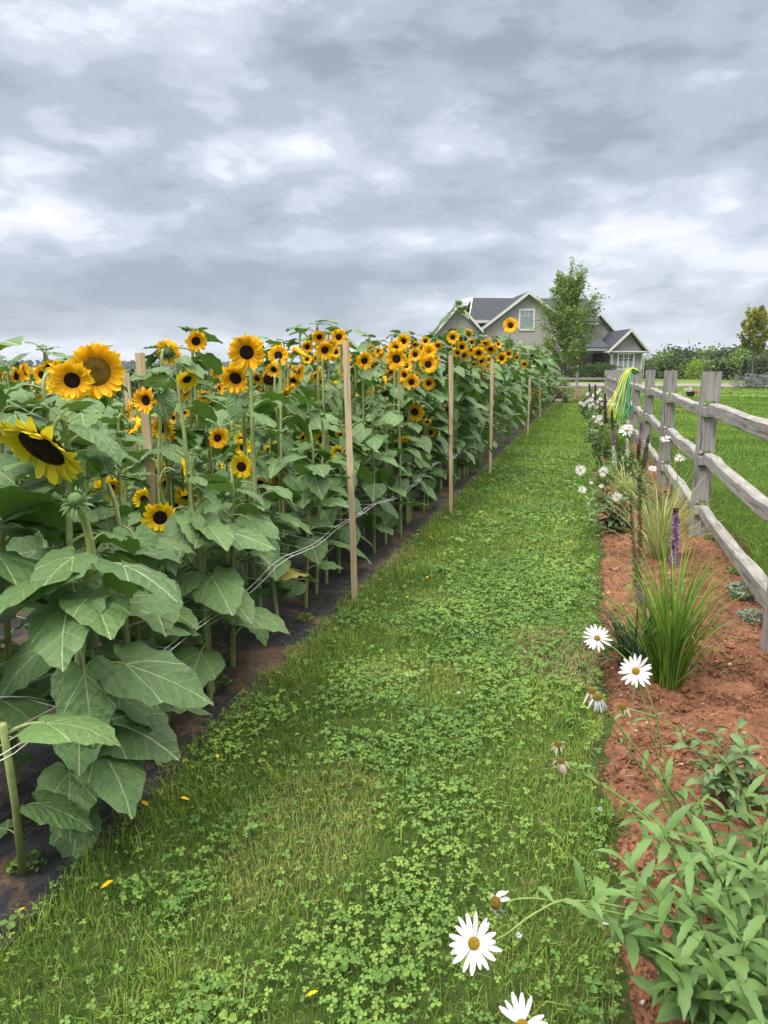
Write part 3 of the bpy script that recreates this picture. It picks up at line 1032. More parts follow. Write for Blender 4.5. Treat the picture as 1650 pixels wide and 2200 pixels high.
for X in (-1.47, -1.50, -1.70, -1.90, -2.10, -2.30):
    mb.tube([netp(X, Y) for Y in np.arange(.9, 12, .17)], .0013 if X < -1.5 else .0016, 4)
for Y in np.arange(.9, 12, .20):
    mb.tube([netp(X, Y + (.05 * math.sin(Y * 40)) * (X + 1.5)) for X in (-1.47, -1.50, -1.58, -1.70, -1.90, -2.10, -2.30)], .0011, 4)
tag(mb.build('flower_netting', m_net), 'white string support netting stretched among the sunflower stems at knee height', 'netting')
mb = MB()
a = at(-30, 1650, 1.75); b2 = at(85, 1575, 1.9); c2_ = at(230, 1500, 2.4)
mb.tube([a, (a + b2) / 2 - Vector((0, 0, .01)), b2], .0016, 5); mb.tube([a + Vector((0, 0, .01)), b2 + Vector((.0, .0, .004)), c2_ + Vector((0, 0, .01))], .0013, 5)
mb.tube([at(-20, 1497, 2.0), at(60, 1497, 2.1), at(115, 1507, 2.2)], .0009, 5)
tag(mb.build('white_twine', m_net), 'white twine tied tight across the cut stalk at the left edge', 'twine')

# ------------------------------------------------------------------ garden hoses draped over a fence post
hb = at(1357, 800, 12.4)
hose = empty('garden_hoses', hb)
tag(hose, 'bundle of yellow and green garden hoses hung over a fence post', 'garden hose')
hm = [plain("hose_" + n_, c_, tuple(q * .8 for q in c_), 10, .35, .5, 0) for n_, c_ in
      (('yellow', (.52, .56, .06)), ('lime', (.26, .50, .05)), ('green', (.05, .33, .06)), ('dark_green', (.04, .25, .08)))]
for k in range(17):
    u = k / 16.0
    bot = at(1308 + u * 44 + rng.normal(0, 3), 878 + 26 * math.sin(u * PI) + rng.normal(0, 6), 12.35 - .25 * rng.random())
    kn = at(1326 + u * 26 + rng.normal(0, 1.5), 834 + rng.normal(0, 3), 12.35 - .12 * rng.random())
    st = hb + Vector((rng.normal(0, .015), rng.normal(0, .02), .015 + .05 * (1 - u) + rng.normal(0, .012)))
    pre = st + Vector((.10, .02, -.03))
    m1 = st.lerp(kn, .5) + Vector((-.03 * (1 - u), -.02, .05))
    P_ = [pre - hb, st - hb, m1 - hb, kn - hb, kn.lerp(bot, .5) + Vector((0, -.02, 0)) - hb, bot - hb + Vector((0, 0, .02)), bot - hb + Vector((.02, .01, 0)), bot - hb + Vector((.05, .02, .10))]
    # smooth the guide
    C_ = []
    for i in range(len(P_) - 1):
        p0, p1, p2, p3 = P_[max(i - 1, 0)], P_[i], P_[i + 1], P_[min(i + 2, len(P_) - 1)]
        for s_ in range(4):
            t_ = s_ / 4
            C_.append(.5 * ((2 * p1) + (p2 - p0) * t_ + (2 * p0 - 5 * p1 + 4 * p2 - p3) * t_ ** 2 + (3 * p1 - p0 - 3 * p2 + p3) * t_ ** 3))
    C_.append(P_[-1])
    mb = MB(); mb.tube(C_, .0090, 7)
    mi_ = 0 if u < .22 else (1 if u < .5 else (2 if u < .85 else 3))
    if k in (5, 9): mi_ = 0
    mb.build('hose', hm[mi_], hose)

# ------------------------------------------------------------------ the house
HA = R(20)
HE1 = Vector((math.cos(HA), math.sin(HA), 0)); HE2 = Vector((-math.sin(HA), math.cos(HA), 0))
HP = Vector((-4.606, 59.823, 0))
HM = Matrix(((HE1.x, HE2.x, 0, HP.x), (HE1.y, HE2.y, 0, HP.y), (0, 0, 1, HP.z), (0, 0, 0, 1)))
house = empty('house')
house.matrix_world = HM
tag(house, 'grey clapboard house with dark shingle gables behind the young maple', 'house')

m_side, N, b = mat("grey_siding", .7, .3)
tco = N.new('ShaderNodeTexCoord').outputs['Object']
_, _, zz = N.xyz(tco)
fr = N.m('FRACT', N.m('MULTIPLY', zz, 7.5))
nz = N.noise(tco, 3, 4)
c = N.mix(N.m('MULTIPLY', nz, .5), (.275, .262, .255), (.235, .225, .22))
lap_shade = N.m('LESS_THAN', fr, .14)  # shadow line at each board lap, painted into the siding colour
c = N.mix(N.m('MULTIPLY', lap_shade, .55), c, (.12, .115, .115))
N.l.new(c, b.inputs['Base Color'])
bump(N, b, N.m('MULTIPLY', fr, -1.0), 1.0, .05)
m_shingle, N, b = mat("roof_shingles", .9, .2)
tco = N.new('ShaderNodeTexCoord').outputs['Object']
br = N.new('ShaderNodeTexBrick')
N.l.new(N.mapping(tco, scale=(1, 1, 1.4)), br.inputs['Vector'])
nz = N.noise(N.mapping(tco, scale=(2.5, 2.5, 6)), 1.6, 4, .7)
nz2 = N.noise(N.mapping(tco, scale=(1, 1, 2.5)), 7, 3, .7)
c = N.ramp(N.m('ADD', N.m('MULTIPLY', nz, .5), N.m('MULTIPLY', nz2, .5)), [(.3, (.030, .034, .045)), (.5, (.058, .063, .078)), (.7, (.095, .10, .12))])
N.l.new(c, b.inputs['Base Color'])
bump(N, b, N.m('FRACT', N.m('MULTIPLY', N.xyz(tco)[2], 9)), .8, .03)
m_trim = plain("white_trim", (.62, .63, .62), (.55, .56, .56), 4, .5, .3, 0)
m_glass, N, b = mat("window_glass", .06, .8)
tco = N.new('ShaderNodeTexCoord').outputs['Object']
c = N.mix(N.noise(tco, 1.2, 2), (.16, .20, .22), (.28, .33, .35))
N.l.new(c, b.inputs['Base Color'])
m_dkglass, N, b = mat("dark_glass", .06, .8)
b.inputs['Base Color'].default_value = (.02, .022, .025, 1)


def hpoly(name, poly, v0, v1, m, parent=house):
    """polygon in the facade plane (u, z), from depth v0 to v1"""
    mb = MB(); n = len(poly)
    vs = [(u, v0, z_) for u, z_ in poly] + [(u, v1, z_) for u, z_ in poly]
    mb.add(vs, [tuple(range(n)), tuple(reversed(range(n, 2 * n)))] + [(i, i + n, (i + 1) % n + n, (i + 1) % n) for i in range(n)])
    return mb.build(name, m, parent, smooth=False)


def gable(u0, u1, ze0, ze1, ua, za, v0, v1, vw, name='roof', wall_bottom=0.0, inset=.38, fascia=.19, walls=True):
    """a front gable: two roof slopes from v0 (front edge) back to v1, wall at vw, white rake boards"""
    th = .12
    mb = MB()
    for (ue, ze) in ((u0, ze0), (u1, ze1)):
        mb2 = [(ue, v0, ze), (ua, v0, za), (ua, v1, za), (ue, v1, ze), (ue, v0, ze - th), (ua, v0, za - th), (ua, v1, za - th), (ue, v1, ze - th)]
        mb.add(mb2, [(0, 1, 2, 3), (4, 7, 6, 5), (0, 4, 5, 1), (3, 2, 6, 7), (0, 3, 7, 4)])
    rf = mb.build(name, m_shingle, house, smooth=False)
    # rake boards
    mb = MB()
    for (ue, ze) in ((u0, ze0), (u1, ze1)):
        f = fascia
        a = [(ue, ze + .03), (ua, za + .03), (ua, za - f * 1.15), (ue, ze - f)]
        vs = [(u, v0 - .06, z_) for u, z_ in a] + [(u, v0 - .004, z_) for u, z_ in a]
        mb.add(vs, [(0, 1, 2, 3), (7, 6, 5, 4), (0, 4, 5, 1), (1, 5, 6, 2), (2, 6, 7, 3), (3, 7, 4, 0)])
        # soffit
        a2 = [(ue, ze - th - .01), (ua, za - th - .01)]
        vs = [(a2[0][0], v0, a2[0][1]), (a2[1][0], v0, a2[1][1]), (a2[1][0], vw, a2[1][1]), (a2[0][0], vw, a2[0][1])]
        mb.add(vs, [(0, 1, 2, 3)])
    mb.build('rake_board', m_trim, rf, smooth=False)
    if walls:
        k = (za - ze0) / (ua - u0); k1 = (za - ze1) / (u1 - ua)
        wl = u0 + inset; wr = u1 - inset
        poly = [(wl, wall_bottom), (wr, wall_bottom), (wr, ze1 + k1 * inset - th - .02), (ua, za - th - .02), (wl, ze0 + k * inset - th - .02)]
        hpoly('wall', poly, vw, max(v1 - .1, vw + .2), m_side)


# main block : ridge parallel to the facade
mb = MB()
th = .14
for (z0_, v0_) in ((5.37, .75), (5.37, 7.25)):
    a = [(-4.75, v0_, z0_), (6.0, v0_, z0_), (6.0, 4, 7.42), (-3.85, 4, 7.42)]
    if v0_ > 4: a[0] = (-4.75, v0_, z0_); 
    vs = a + [(p[0], p[1], p[2] - th) for p in a]
    mb.add(vs, [(0, 1, 2, 3), (7, 6, 5, 4), (0, 4, 5, 1), (1, 5, 6, 2), (2, 6, 7, 3), (3, 7, 4, 0)])
rf = mb.build('roof', m_shingle, house, smooth=False)
mb = MB(); mb.box((-4.80, .66, 5.18), (-3.0, .745, 5.40)); mb.box((-4.2, .75, 5.14), (5.9, 1.25, 5.20))
mb.add([(-4.82, .7, 5.30), (-3.93, 4, 7.46), (-3.93, 4, 7.3), (-4.82, .7, 5.14), (-4.72, .7, 5.30), (-3.83, 4, 7.46), (-3.83, 4, 7.3), (-4.72, .7, 5.14)],
       [(0, 1, 2, 3), (7, 6, 5, 4), (0, 4, 5, 1), (1, 5, 6, 2), (2, 6, 7, 3), (3, 7, 4, 0)])
mb.add([(-5.35, 3.6, 7.10), (-3.86, 3.6, 7.12), (-3.86, 4, 7.44), (-4.5, 4, 7.3)], [(0, 1, 2, 3)])
mb.build('eave_board', m_trim, rf, smooth=False)
hpoly('wall', [(-4.3, 0), (5.7, 0), (5.7, 5.2), (-4.3, 5.2)], 1.3, 6.7, m_side)
mb = MB(); mb.box((-3.98, 1.1, 2.0), (-3.8, 1.296, 5.14)); mb.build('corner_board', m_trim, house, smooth=False)
# centre gable, left wing, right rear gable, right wing
gable(-4.62, 4.45, 4.20, 4.20, -.25, 7.53, -.35, 4.2, 0)
gable(-9.4, -3.95, 2.45, 4.50, -5.85, 6.50, -1.0, 1.2, -.6, inset=.3)
gable(5.15, 8.75, 4.75, 4.05, 6.62, 6.20, 2.6, 6.6, 3.0, inset=.3)
gable(5.95, 9.32, 2.98, 2.98, 7.72, 4.68, -1.45, 4.6, -1.0, inset=.42, walls=False)
hpoly('wall', [(6.42, 0), (8.88, 0), (8.88, 2.9), (6.42, 2.9)], -1.0, 5.0, m_side)
hpoly('gable_wall', [(6.40, 2.99), (8.90, 2.99), (7.72, 4.42)], -.97, -.8, m_side)
mb = MB()
mb.box((5.93, -1.44, 2.88), (9.34, -1.0, 2.97)); mb.box((5.90, -1.46, 2.84), (6.0, 4.6, 2.98)); mb.box((9.28, -1.40, 2.84), (9.38, 4.6, 2.98))
mb.box((6.38, -1.05, 0), (6.50, -1.004, 2.8)); mb.box((6.372, -1.04, 0), (6.416, -.90, 2.8)); mb.box((8.80, -1.05, 0), (8.92, -1.004, 2.8)); mb.box((6.56, -1.03, 2.80), (8.74, -1.004, 2.87))
mb.build('trim', m_trim, house, smooth=False)
mb = MB()
for u in (6.28, 9.02):
    mb.tube([(u - .2 if u < 7 else u + .2, -1.3, 2.84), (u - .18 if u < 7 else u + .18, -1.28, 2.72), (u, -1.12, 2.55), (u, -1.1, .1)], .045, 6)
mb.build('downpipe', m_trim, house)
hpoly('porch_post', [(3.62, .2), (3.84, .2), (3.84, 3.0), (3.62, 3.0)], -.75, -.55, m_trim)
mb = MB(); mb.box((2.6, -.9, 3.0), (6.6, 1.0, 3.12)); mb.box((3.2, -.95, 3.12), (6.4, -.86, 3.26)); mb.build('porch_beam', m_trim, house, smooth=False)
mb = MB(); mb.add([(2.4, -1.0, 3.27), (6.2, -1.0, 3.27), (6.2, 1.2, 4.1), (2.4, 1.2, 4.1)], [(0, 1, 2, 3)]); mb.box((2.4, -.99, 3.2), (6.2, -.9, 3.26)); mb.build('porch_roof', m_shingle, house, smooth=False)


def window(u0, u1, z0_, z1_, v, lights, bars):
    fr_ = MB(); w = .14
    fr_.box((u0, v - .07, z0_), (u1, v - .002, z0_ + w)); fr_.box((u0, v - .07, z1_ - w), (u1, v - .002, z1_))
    fr_.box((u0, v - .068, z0_ + w), (u0 + w, v - .002, z1_ - w)); fr_.box((u1 - w, v - .068, z0_ + w), (u1, v - .002, z1_ - w))
    iu0, iu1, iz0, iz1 = u0 + w, u1 - w, z0_ + w, z1_ - w
    for k in range(1, lights):
        c_ = iu0 + (iu1 - iu0) * k / lights
        fr_.box((c_ - .05, v - .066, iz0), (c_ + .05, v - .002, iz1))
    zb = iz1 - (iz1 - iz0) * .3
    if bars:
        fr_.box((iu0, v - .055, zb - .018), (iu1, v - .03, zb + .018))
        for k in range(1, bars):
            c_ = iu0 + (iu1 - iu0) * k / bars
            fr_.box((c_ - .014, v - .054, zb + .018), (c_ + .014, v - .03, iz1))
    w_ = fr_.build('window', m_trim, house, smooth=False)
    g = MB(); g.box((iu0, v - .028, iz0), (iu1, v - .012, iz1)); g.build('pane', m_glass, w_, smooth=False)
    return w_, (iu0, iu1, iz0, iz1)


window(-.95, .36, 4.56, 6.23, 0, 1, 3)
w_, (iu0, iu1, iz0, iz1) = window(6.84, 8.26, 1.48, 2.86, -1.0, 3, 6)
g = MB(); g.box((iu0, -1.035, iz0 + (iz1 - iz0) * .56), (iu1, -1.030, iz1)); g.build('dark_pane', m_dkglass, w_, smooth=False)

# ------------------------------------------------------------------ trees and shrubs
def foliage_material(name, c0, c1, c2, trans=.25):
    m, N, b = mat(name, .65, .25)
    t = N.m('ADD', attr(N), N.m('MULTIPLY', N.m('SUBTRACT', objrand(N), .5), .35), clamp=True)
    c = N.ramp(t, [(0.0, c0), (.5, c1), (1.0, c2)])
    N.l.new(c, b.inputs['Base Color'])
    translucent(N, b, c, trans)
    return m


M_maple = foliage_material("maple_foliage", (.085, .15, .028), (.16, .25, .048), (.27, .36, .08))
M_gold = foliage_material("golden_foliage", (.16, .20, .03), (.34, .34, .045), (.55, .46, .08))
M_wood_f = foliage_material("woodland_foliage", (.03, .055, .022), (.06, .10, .034), (.11, .15, .05))
M_spruce = foliage_material("spruce_foliage", (.010, .022, .015), (.022, .042, .026), (.04, .065, .04), .1)
M_shrub = foliage_material("shrub_foliage", (.022, .05, .015), (.045, .09, .022), (.08, .13, .03))
M_lime = foliage_material("lime_foliage", (.12, .20, .02), (.20, .32, .03), (.30, .40, .05))
M_row = foliage_material("crop_foliage", (.10, .17, .04), (.17, .25, .06), (.26, .33, .09))
M_lav = foliage_material("lavender_bloom", (.22, .20, .28), (.34, .31, .42), (.46, .42, .52))
M_pinkf = foliage_material("pink_bloom", (.5, .06, .16), (.62, .10, .22), (.7, .2, .35))
M_bark = wood_material("bark", (.15, .125, .10), (.09, .075, .06), (.22, .19, .16), 'z')


def leaf_cloud(C, S, tint, up=.3):
    """C (n,3) leaf centres, S sizes: pointed leaves folded along the middle"""
    n = len(C)
    d_ = rng.normal(0, 1, (n, 3)); d_[:, 2] = d_[:, 2] * .6 - .15; d_ /= np.linalg.norm(d_, axis=1)[:, None]
    nn = rng.normal(0, 1, (n, 3)); nn[:, 2] += up * 3
    a = np.cross(d_, nn); a /= np.maximum(np.linalg.norm(a, axis=1)[:, None], 1e-6)
    s = S[:, None]
    f = np.cross(a, d_) * .12
    V = np.stack([C - d_ * s * .5, C + a * s * .34 + f * s, C + d_ * s * .55, C - a * s * .34 + f * s], 1).reshape(-1, 3)
    i = np.arange(n)[:, None] * 4
    F = np.concatenate([i + np.array([[0, 1, 2]]), i + np.array([[0, 2, 3]])])
    return V, F, np.repeat(tint, 4)


def cloud_mesh(name, C, S, tint, m, up=.3):
    V, F, T = leaf_cloud(np.asarray(C), np.asarray(S), np.clip(np.asarray(tint), 0, 1), up)
    return np_mesh(name, V, F, m, T)


def branch_tree(h, trunk_h, spread, nb, leaf_n, leaf_s, r0, seed, steep=1.0, top_taper=.8, mleaf=None):
    """trunk mesh and crown mesh from real limbs: leaves sit along the twigs"""
    rr = random.Random(seed)
    mb = MB()
    tr = [Vector((0, 0, 0))]
    for k in range(1, 9):
        tr.append(Vector((mnoise.noise((k * .4, seed, 0)) * .12 * h / 8, mnoise.noise((k * .4, seed, 5)) * .12 * h / 8, h * .93 * k / 8)))
    mb.tube(tr, [r0 * (1 - .9 * k / 8) for k in range(9)], 7)
    C = []; T = []
    for b_ in range(nb):
        t = (b_ + rr.random()) / nb
        z0_ = trunk_h + (h * .9 - trunk_h) * t
        k = min(int(z0_ / (h * .93) * 8), 7); fz = z0_ / (h * .93) * 8 - k
        base = tr[k].lerp(tr[k + 1], fz)
        az = b_ * 2.4 + rr.uniform(-.4, .4)
        prof = math.sin(min(1, (t * .9 + .18)) * PI) ** .7
        L = spread * (.45 + .75 * prof if top_taper > .5 else (1.0 - .50 * t) * (.6 + .4 * min(1, t * 5))) * rr.uniform(.7, 1.25)
        el = R(rr.uniform(28, 50) * steep + 25 * t)
        dv = Vector((math.cos(az) * math.cos(el), math.sin(az) * math.cos(el), math.sin(el)))
        tip = base + dv * L + Vector((0, 0, L * .12))
        mid = base.lerp(tip, .5) - Vector((0, 0, L * .07))
        mb.tube([base, mid, tip], [r0 * .3 * (1 - .6 * t), r0 * .16, .006], 5, cap=False)
        nt = 7
        for q in range(nt):
            s_ = .25 + .75 * (q + rr.random()) / nt
            p = (base.lerp(mid, s_ * 2) if s_ < .5 else mid.lerp(tip, s_ * 2 - 1))
            d2 = (dv + Vector((rr.gauss(0, .6), rr.gauss(0, .6), rr.gauss(.15, .4)))).normalized()
            tl = L * .34 * rr.uniform(.5, 1.2)
            e = p + d2 * tl
            mb.tube([p, e], [r0 * .07, .004], 3, cap=False)
            cnt = max(2, int(leaf_n / (nb * nt)))
            tc_ = rr.random() * .5
            for _ in range(cnt):
                w = rr.random() ** .7
                C.append(tuple(p.lerp(e, w * 1.05) + Vector((rr.gauss(0, tl * .16), rr.gauss(0, tl * .16), rr.gauss(0, tl * .14)))))
                T.append(tc_ + .25 * rr.random() + .25 * t)
    n = len(C)
    cr = cloud_mesh('crown', C, leaf_s * rng.uniform(.65, 1.3, n), T, mleaf)
    return mb.mesh('trunk', M_bark), cr


def put_tree(name, me_t, me_c, loc, rz, sc, label, cat, group=None):
    o = empty(name, loc, rz)
    o.scale = sc if isinstance(sc, tuple) else (sc, sc, sc)
    tag(o, label, cat, group)
    link('trunk', me_t, o); link('crown', me_c, o)
    return o


# young maple in front of the house
MT = atY(1214, 820, 44.0)
t_, c_ = branch_tree(6.05, .5, 2.75, 84, 14500, .13, .085, 3, 1.08, top_taper=.4, mleaf=M_maple)
put_tree('young_maple_tree', t_, c_, (MT.x, MT.y, tz(MT.x, MT.y)), .5, 1, 'young green maple with upright ragged crown standing before the grey house', 'tree')
# golden tree at the right
g_ = atY(1614, 822, 62.0)
t_, c_ = branch_tree(5.6, 1.9, 1.35, 40, 5200, .20, .075, 8, 1.0, mleaf=M_gold)
put_tree('yellowing_maple_tree', t_, c_, (g_.x, g_.y, tz(g_.x, g_.y)), 0, 1, 'small tree with yellow-gold leaves and thin pale trunk above the lavender shrubs', 'tree')


def bush(n, rx, ry, rz_, leaf, m, seed, flat=.0, lump=.35):
    r_ = np.random.default_rng(seed)
    dv = r_.normal(0, 1, (n, 3)); dv /= np.linalg.norm(dv, axis=1)[:, None]
    rad = (.62 + .38 * r_.random(n) ** .5)
    lum = np.array([mnoise.noise((p[0] * 2 + seed, p[1] * 2, p[2] * 2)) for p in dv])
    rad *= 1 + lump * lum
    C = dv * rad[:, None] * np.array([rx, ry, rz_]); C[:, 2] = np.maximum(C[:, 2] + rz_ * .85, .02)
    return cloud_mesh('foliage', C, leaf * r_.uniform(.6, 1.3, n), .5 + .5 * lum + .25 * (r_.random(n) - .5) + .12 * dv[:, 2], m)


def put_bush(name, me, loc, rz, sc, label, cat, group=None):
    o = link(name, me); o.location = loc; o.rotation_euler = (0, 0, rz); o.scale = sc
    return tag(o, label, cat, group)


bs = bush(2600, 1.35, 1.0, .75, .12, M_shrub, 4)
p = HM @ Vector((5.0, -2.4, 0)); put_bush('round_shrub', bs, (p.x, p.y, tz(p.x, p.y)), 0, (1.25, 1.2, 1.05), 'rounded dark green shrub under the house wall left of the wide window', 'shrub')
bs2 = bush(1100, .8, .8, .6, .12, M_shrub, 5)
p = HM @ Vector((2.7, -2.0, 0)); put_bush('hydrangea_shrub', bs2, (p.x, p.y, tz(p.x, p.y)), 1, (1, 1, 1), 'dark bush with pale pink blooms beside the white porch post', 'shrub')
bl = bush(90, .85, .85, .66, .14, foliage_material("pale_pink", (.5, .36, .38), (.6, .45, .46), (.7, .6, .58)), 6)
link('blossoms', bl, bpy.data.objects['hydrangea_shrub'])
# green haze of shoots below the maple
bsm = bush(1500, .9, .9, .62, .11, M_maple, 9)
put_bush('leafy_shrub', bsm, (MT.x - .55, MT.y - 1.2, tz(MT.x, MT.y)), 0, (1, .8, 1), 'light green leafy shrub at the foot of the young maple', 'shrub')
# lavender shrubs at right
lv = bush(900, 1.0, .7, .42, .07, M_shrub, 12); lf = bush(700, 1.1, .8, .50, .06, M_lav, 13)
for k, (px_, s_) in enumerate([(1597, .8), (1622, 1.0), (1648, .9)]):
    q = atY(px_, 830, 50)
    o = put_bush('lavender_shrub', lv, (q.x, q.y, tz(q.x, q.y)), k, (s_, s_, s_), 'low shrub with hazy lavender blooms under the yellow tree', 'shrub', 'lavender shrubs at the edge of the lawn')
    link('blossoms', lf, o)
# bright pot of flowers on the lawn
q = atY(1485, 831, 42)
o = empty('flower_pot', (q.x, q.y, tz(q.x, q.y)))
tag(o, 'small dark pot of pink and white flowers on the far lawn behind the top rail', 'flower pot')
mb = MB(); mb.tube([(0, 0, 0), (0, 0, .06), (0, 0, .24), (0, 0, .26)], [.16, .18, .24, .26], 14)
mb.build('pot', plain("dark_pot", (.02, .02, .035), (.04, .04, .06), 10, .5), o)
for nm, mm, sd_, off in (('pink_flowers', M_pinkf, 21, (.22, 0, .14)), ('white_flowers', foliage_material("cream_bloom", (.55, .5, .5), (.65, .6, .6), (.75, .7, .7)), 22, (-.14, 0, .24)), ('leaves', M_shrub, 23, (-.02, .1, .1))):
    b3 = bush(130, .24, .2, .12, .07, mm, sd_); o2 = link(nm, b3, o); o2.location = off

# the wood beyond the lawn: five kinds of tree, many copies
kinds = []
for k in range(5):
    m_ = [M_wood_f, M_wood_f, M_maple, M_wood_f, M_shrub][k]
    r_ = np.random.default_rng(70 + k)
    C = []; T = []
    for q in range(34):
        t = r_.random(); az = r_.uniform(0, 2 * PI)
        rad = math.sin(min(1, t * .85 + .15) * PI) ** .6 * (2.3 + .5 * (k % 3)) * r_.uniform(.3, 1)
        c0 = np.array([math.cos(az) * rad, math.sin(az) * rad, .9 + t * 6.0])
        n_ = 85
        C.append(c0 + r_.normal(0, 1, (n_, 3)) * np.array([.62, .62, .48])); T.append(np.full(n_, r_.random() * .7 + .1) + r_.random(n_) * .25)
    C = np.concatenate(C); T = np.concatenate(T)
    mbt = MB(); mbt.tube([(0, 0, 0), (.1, 0, 3), (0, .1, 6)], [.16, .11, .03], 5)
    kinds.append((mbt.mesh('trunk', M_bark), cloud_mesh('crown', C, r_.uniform(.2, .46, len(C)), T, m_)))


def spruce_mesh(h, r, seed, n=2600):
    r_ = np.random.default_rng(seed)
    t = r_.random(n) ** .75
    lay = np.floor(t * 15) / 15 + r_.normal(0, .012, n)
    zz_ = h * (1 - lay) * .0 + h * (lay * .94 + .06)
    rad = r * (1 - lay) ** .85 * r_.random(n) ** .55 * (1 + .25 * np.sin(lay * 90 + seed))
    az = r_.integers(0, 9, n) * (2 * PI / 9) + lay * 7 + r_.normal(0, .18, n)
    C = np.stack([np.cos(az) * rad, np.sin(az) * rad, zz_ - rad * .22], 1)
    mbt = MB(); mbt.tube([(0, 0, 0), (0, 0, h * .99)], [h * .018, .02], 5)
    return mbt.mesh('trunk', M_bark), cloud_mesh('crown', C, r_.uniform(.25, .5, n) * h / 9, .2 + .6 * r_.random(n), M_spruce, .1)


sp = [spruce_mesh(8, 1.6, 31 + k) for k in range(3)]
wl = []
for row, (Yd, top) in enumerate(((103, 0.0), (112, .55), (124, 1.0))):
    for pxx in range(1352, 1700, 17 if row else 15):
        jit = rng.uniform(-6, 6)
        tpy = np.interp(pxx, [1350, 1390, 1420, 1450, 1480, 1510, 1545, 1580, 1620, 1700], [792, 783, 772, 763, 772, 773, 766, 763, 765, 764]) + rng.uniform(-6, 8) + (2 - row) * 9
        tp = atY(pxx + jit, tpy, Yd + rng.uniform(-3, 3))
        wl.append((tp, row))
for k, (tp, row) in enumerate(wl):
    z0_ = tz(tp.x, tp.y); hgt = max(3.0, tp.z - z0_)
    if k % 9 == 4:
        a, b_ = sp[k % 3]; s_ = hgt * 1.08 / 8
        put_tree('spruce_tree', a, b_, (tp.x, tp.y, z0_), k, (s_, s_, s_), 'dark spruce poking out of the wood beyond the lawn', 'tree', 'spruces in the wood beyond the lawn')
    else:
        a, b_ = kinds[(k * 7 + row) % 5]; s_ = hgt / 6.6
        put_tree('woodland_tree', a, b_, (tp.x, tp.y, z0_), k * 1.7, (s_ * 1.15, s_ * 1.15, s_), 'bushy green tree in the dense wood beyond the lawn', 'tree', 'trees of the wood beyond the lawn')
q = atY(1490, 822, 88); lt = bush(1500, 1.1, 1.1, 1.9, .2, M_lime, 17)
put_bush('lime_shrub', lt, (q.x, q.y, tz(q.x, q.y)), 0, (.85, .85, .95), 'bright lime-green young tree at the wood edge behind the fence', 'shrub')
q = atY(1597, 822, 80); put_tree('blue_spruce_tree', *sp[1], (q.x, q.y, tz(q.x, q.y)), 0, (.34, .34, .27), 'small blue-green spruce left of the yellow tree', 'tree')

# left side : spruces down the slope and a far wooded hill
for k, (pxx, ty, by, Yd, wd) in enumerate([(327, 782, 870, 62, 1.1), (333, 786, 870, 66, .9), (346, 784, 870, 70, 1.4), (283, 789, 860, 74, 1.3), (296, 806, 870, 58, 1.2), (262, 815, 865, 66, 1.3), (247, 826, 870, 60, 1.2), (356, 800, 870, 60, 1.2), (375, 805, 870, 66, 1.2), (392, 812, 870, 60, 1.1)]):
    tp = atY(pxx, ty, Yd); z0_ = tz(tp.x, tp.y); hgt = tp.z - z0_
    put_tree('spruce_tree', *sp[k % 3], (tp.x, tp.y, z0_), k, (hgt / 8 * wd * .9, hgt / 8 * wd * .9, hgt / 8), 'tall dark spruce down the slope behind the inner stakes', 'tree', 'spruces down the slope on the left')
for k in range(34):
    pxx = -160 + k * 28 + rng.uniform(-9, 9); Yd = rng.uniform(56, 82)
    tp = atY(pxx, rng.uniform(799, 818), Yd); z0_ = tz(tp.x, tp.y); hgt = tp.z - z0_
    if k % 3 == 0:
        put_tree('spruce_tree', *sp[k % 3], (tp.x, tp.y, z0_), k, (hgt / 8 * 1.3, hgt / 8 * 1.3, hgt / 8), 'tall dark spruce down the slope behind the inner stakes', 'tree', 'spruces down the slope on the left')
    else:
        put_tree('woodland_tree', *kinds[[0, 1, 3, 4][k % 4]], (tp.x, tp.y, z0_), k, (hgt / 7.2, hgt / 7.2, hgt / 7.2), 'broad green tree down the slope left of the house, behind the sunflowers', 'tree', 'broad trees down the slope on the left')
HX = []
HS = []
for k in range(15000):
    pxx = rng.uniform(-1400, 1320); dd = rng.uniform(0, 1)
    Y = 560 + 300 * dd
    r = ray(pxx, 790); X = r[0] * Y / r[1]
    if vnoise(X, Y, .006, 60) < .36: continue
    HX.append((X, Y, tz(X, Y) + rng.uniform(0, 7.5))); HS.append(rng.uniform(3, 6))
tag(link('far_woods', cloud_mesh('far_woods', HX, HS, rng.random(len(HS)) * .7, M_spruce)), 'hazy blue-green wooded hill on the far left horizon', 'woods', kind='stuff')

# ------------------------------------------------------------------ sunflowers
OUT = [(1.0, 0), (.94, .045), (.86, .13), (.76, .22), (.65, .30), (.54, .37), (.42, .43), (.31, .47), (.20, .495), (.09, .50), (-.02, .475), (-.11, .40), (-.18, .34), (-.215, .26), (-.205, .18), (-.16, .105), (-.09, .05), (-.02, .012)]


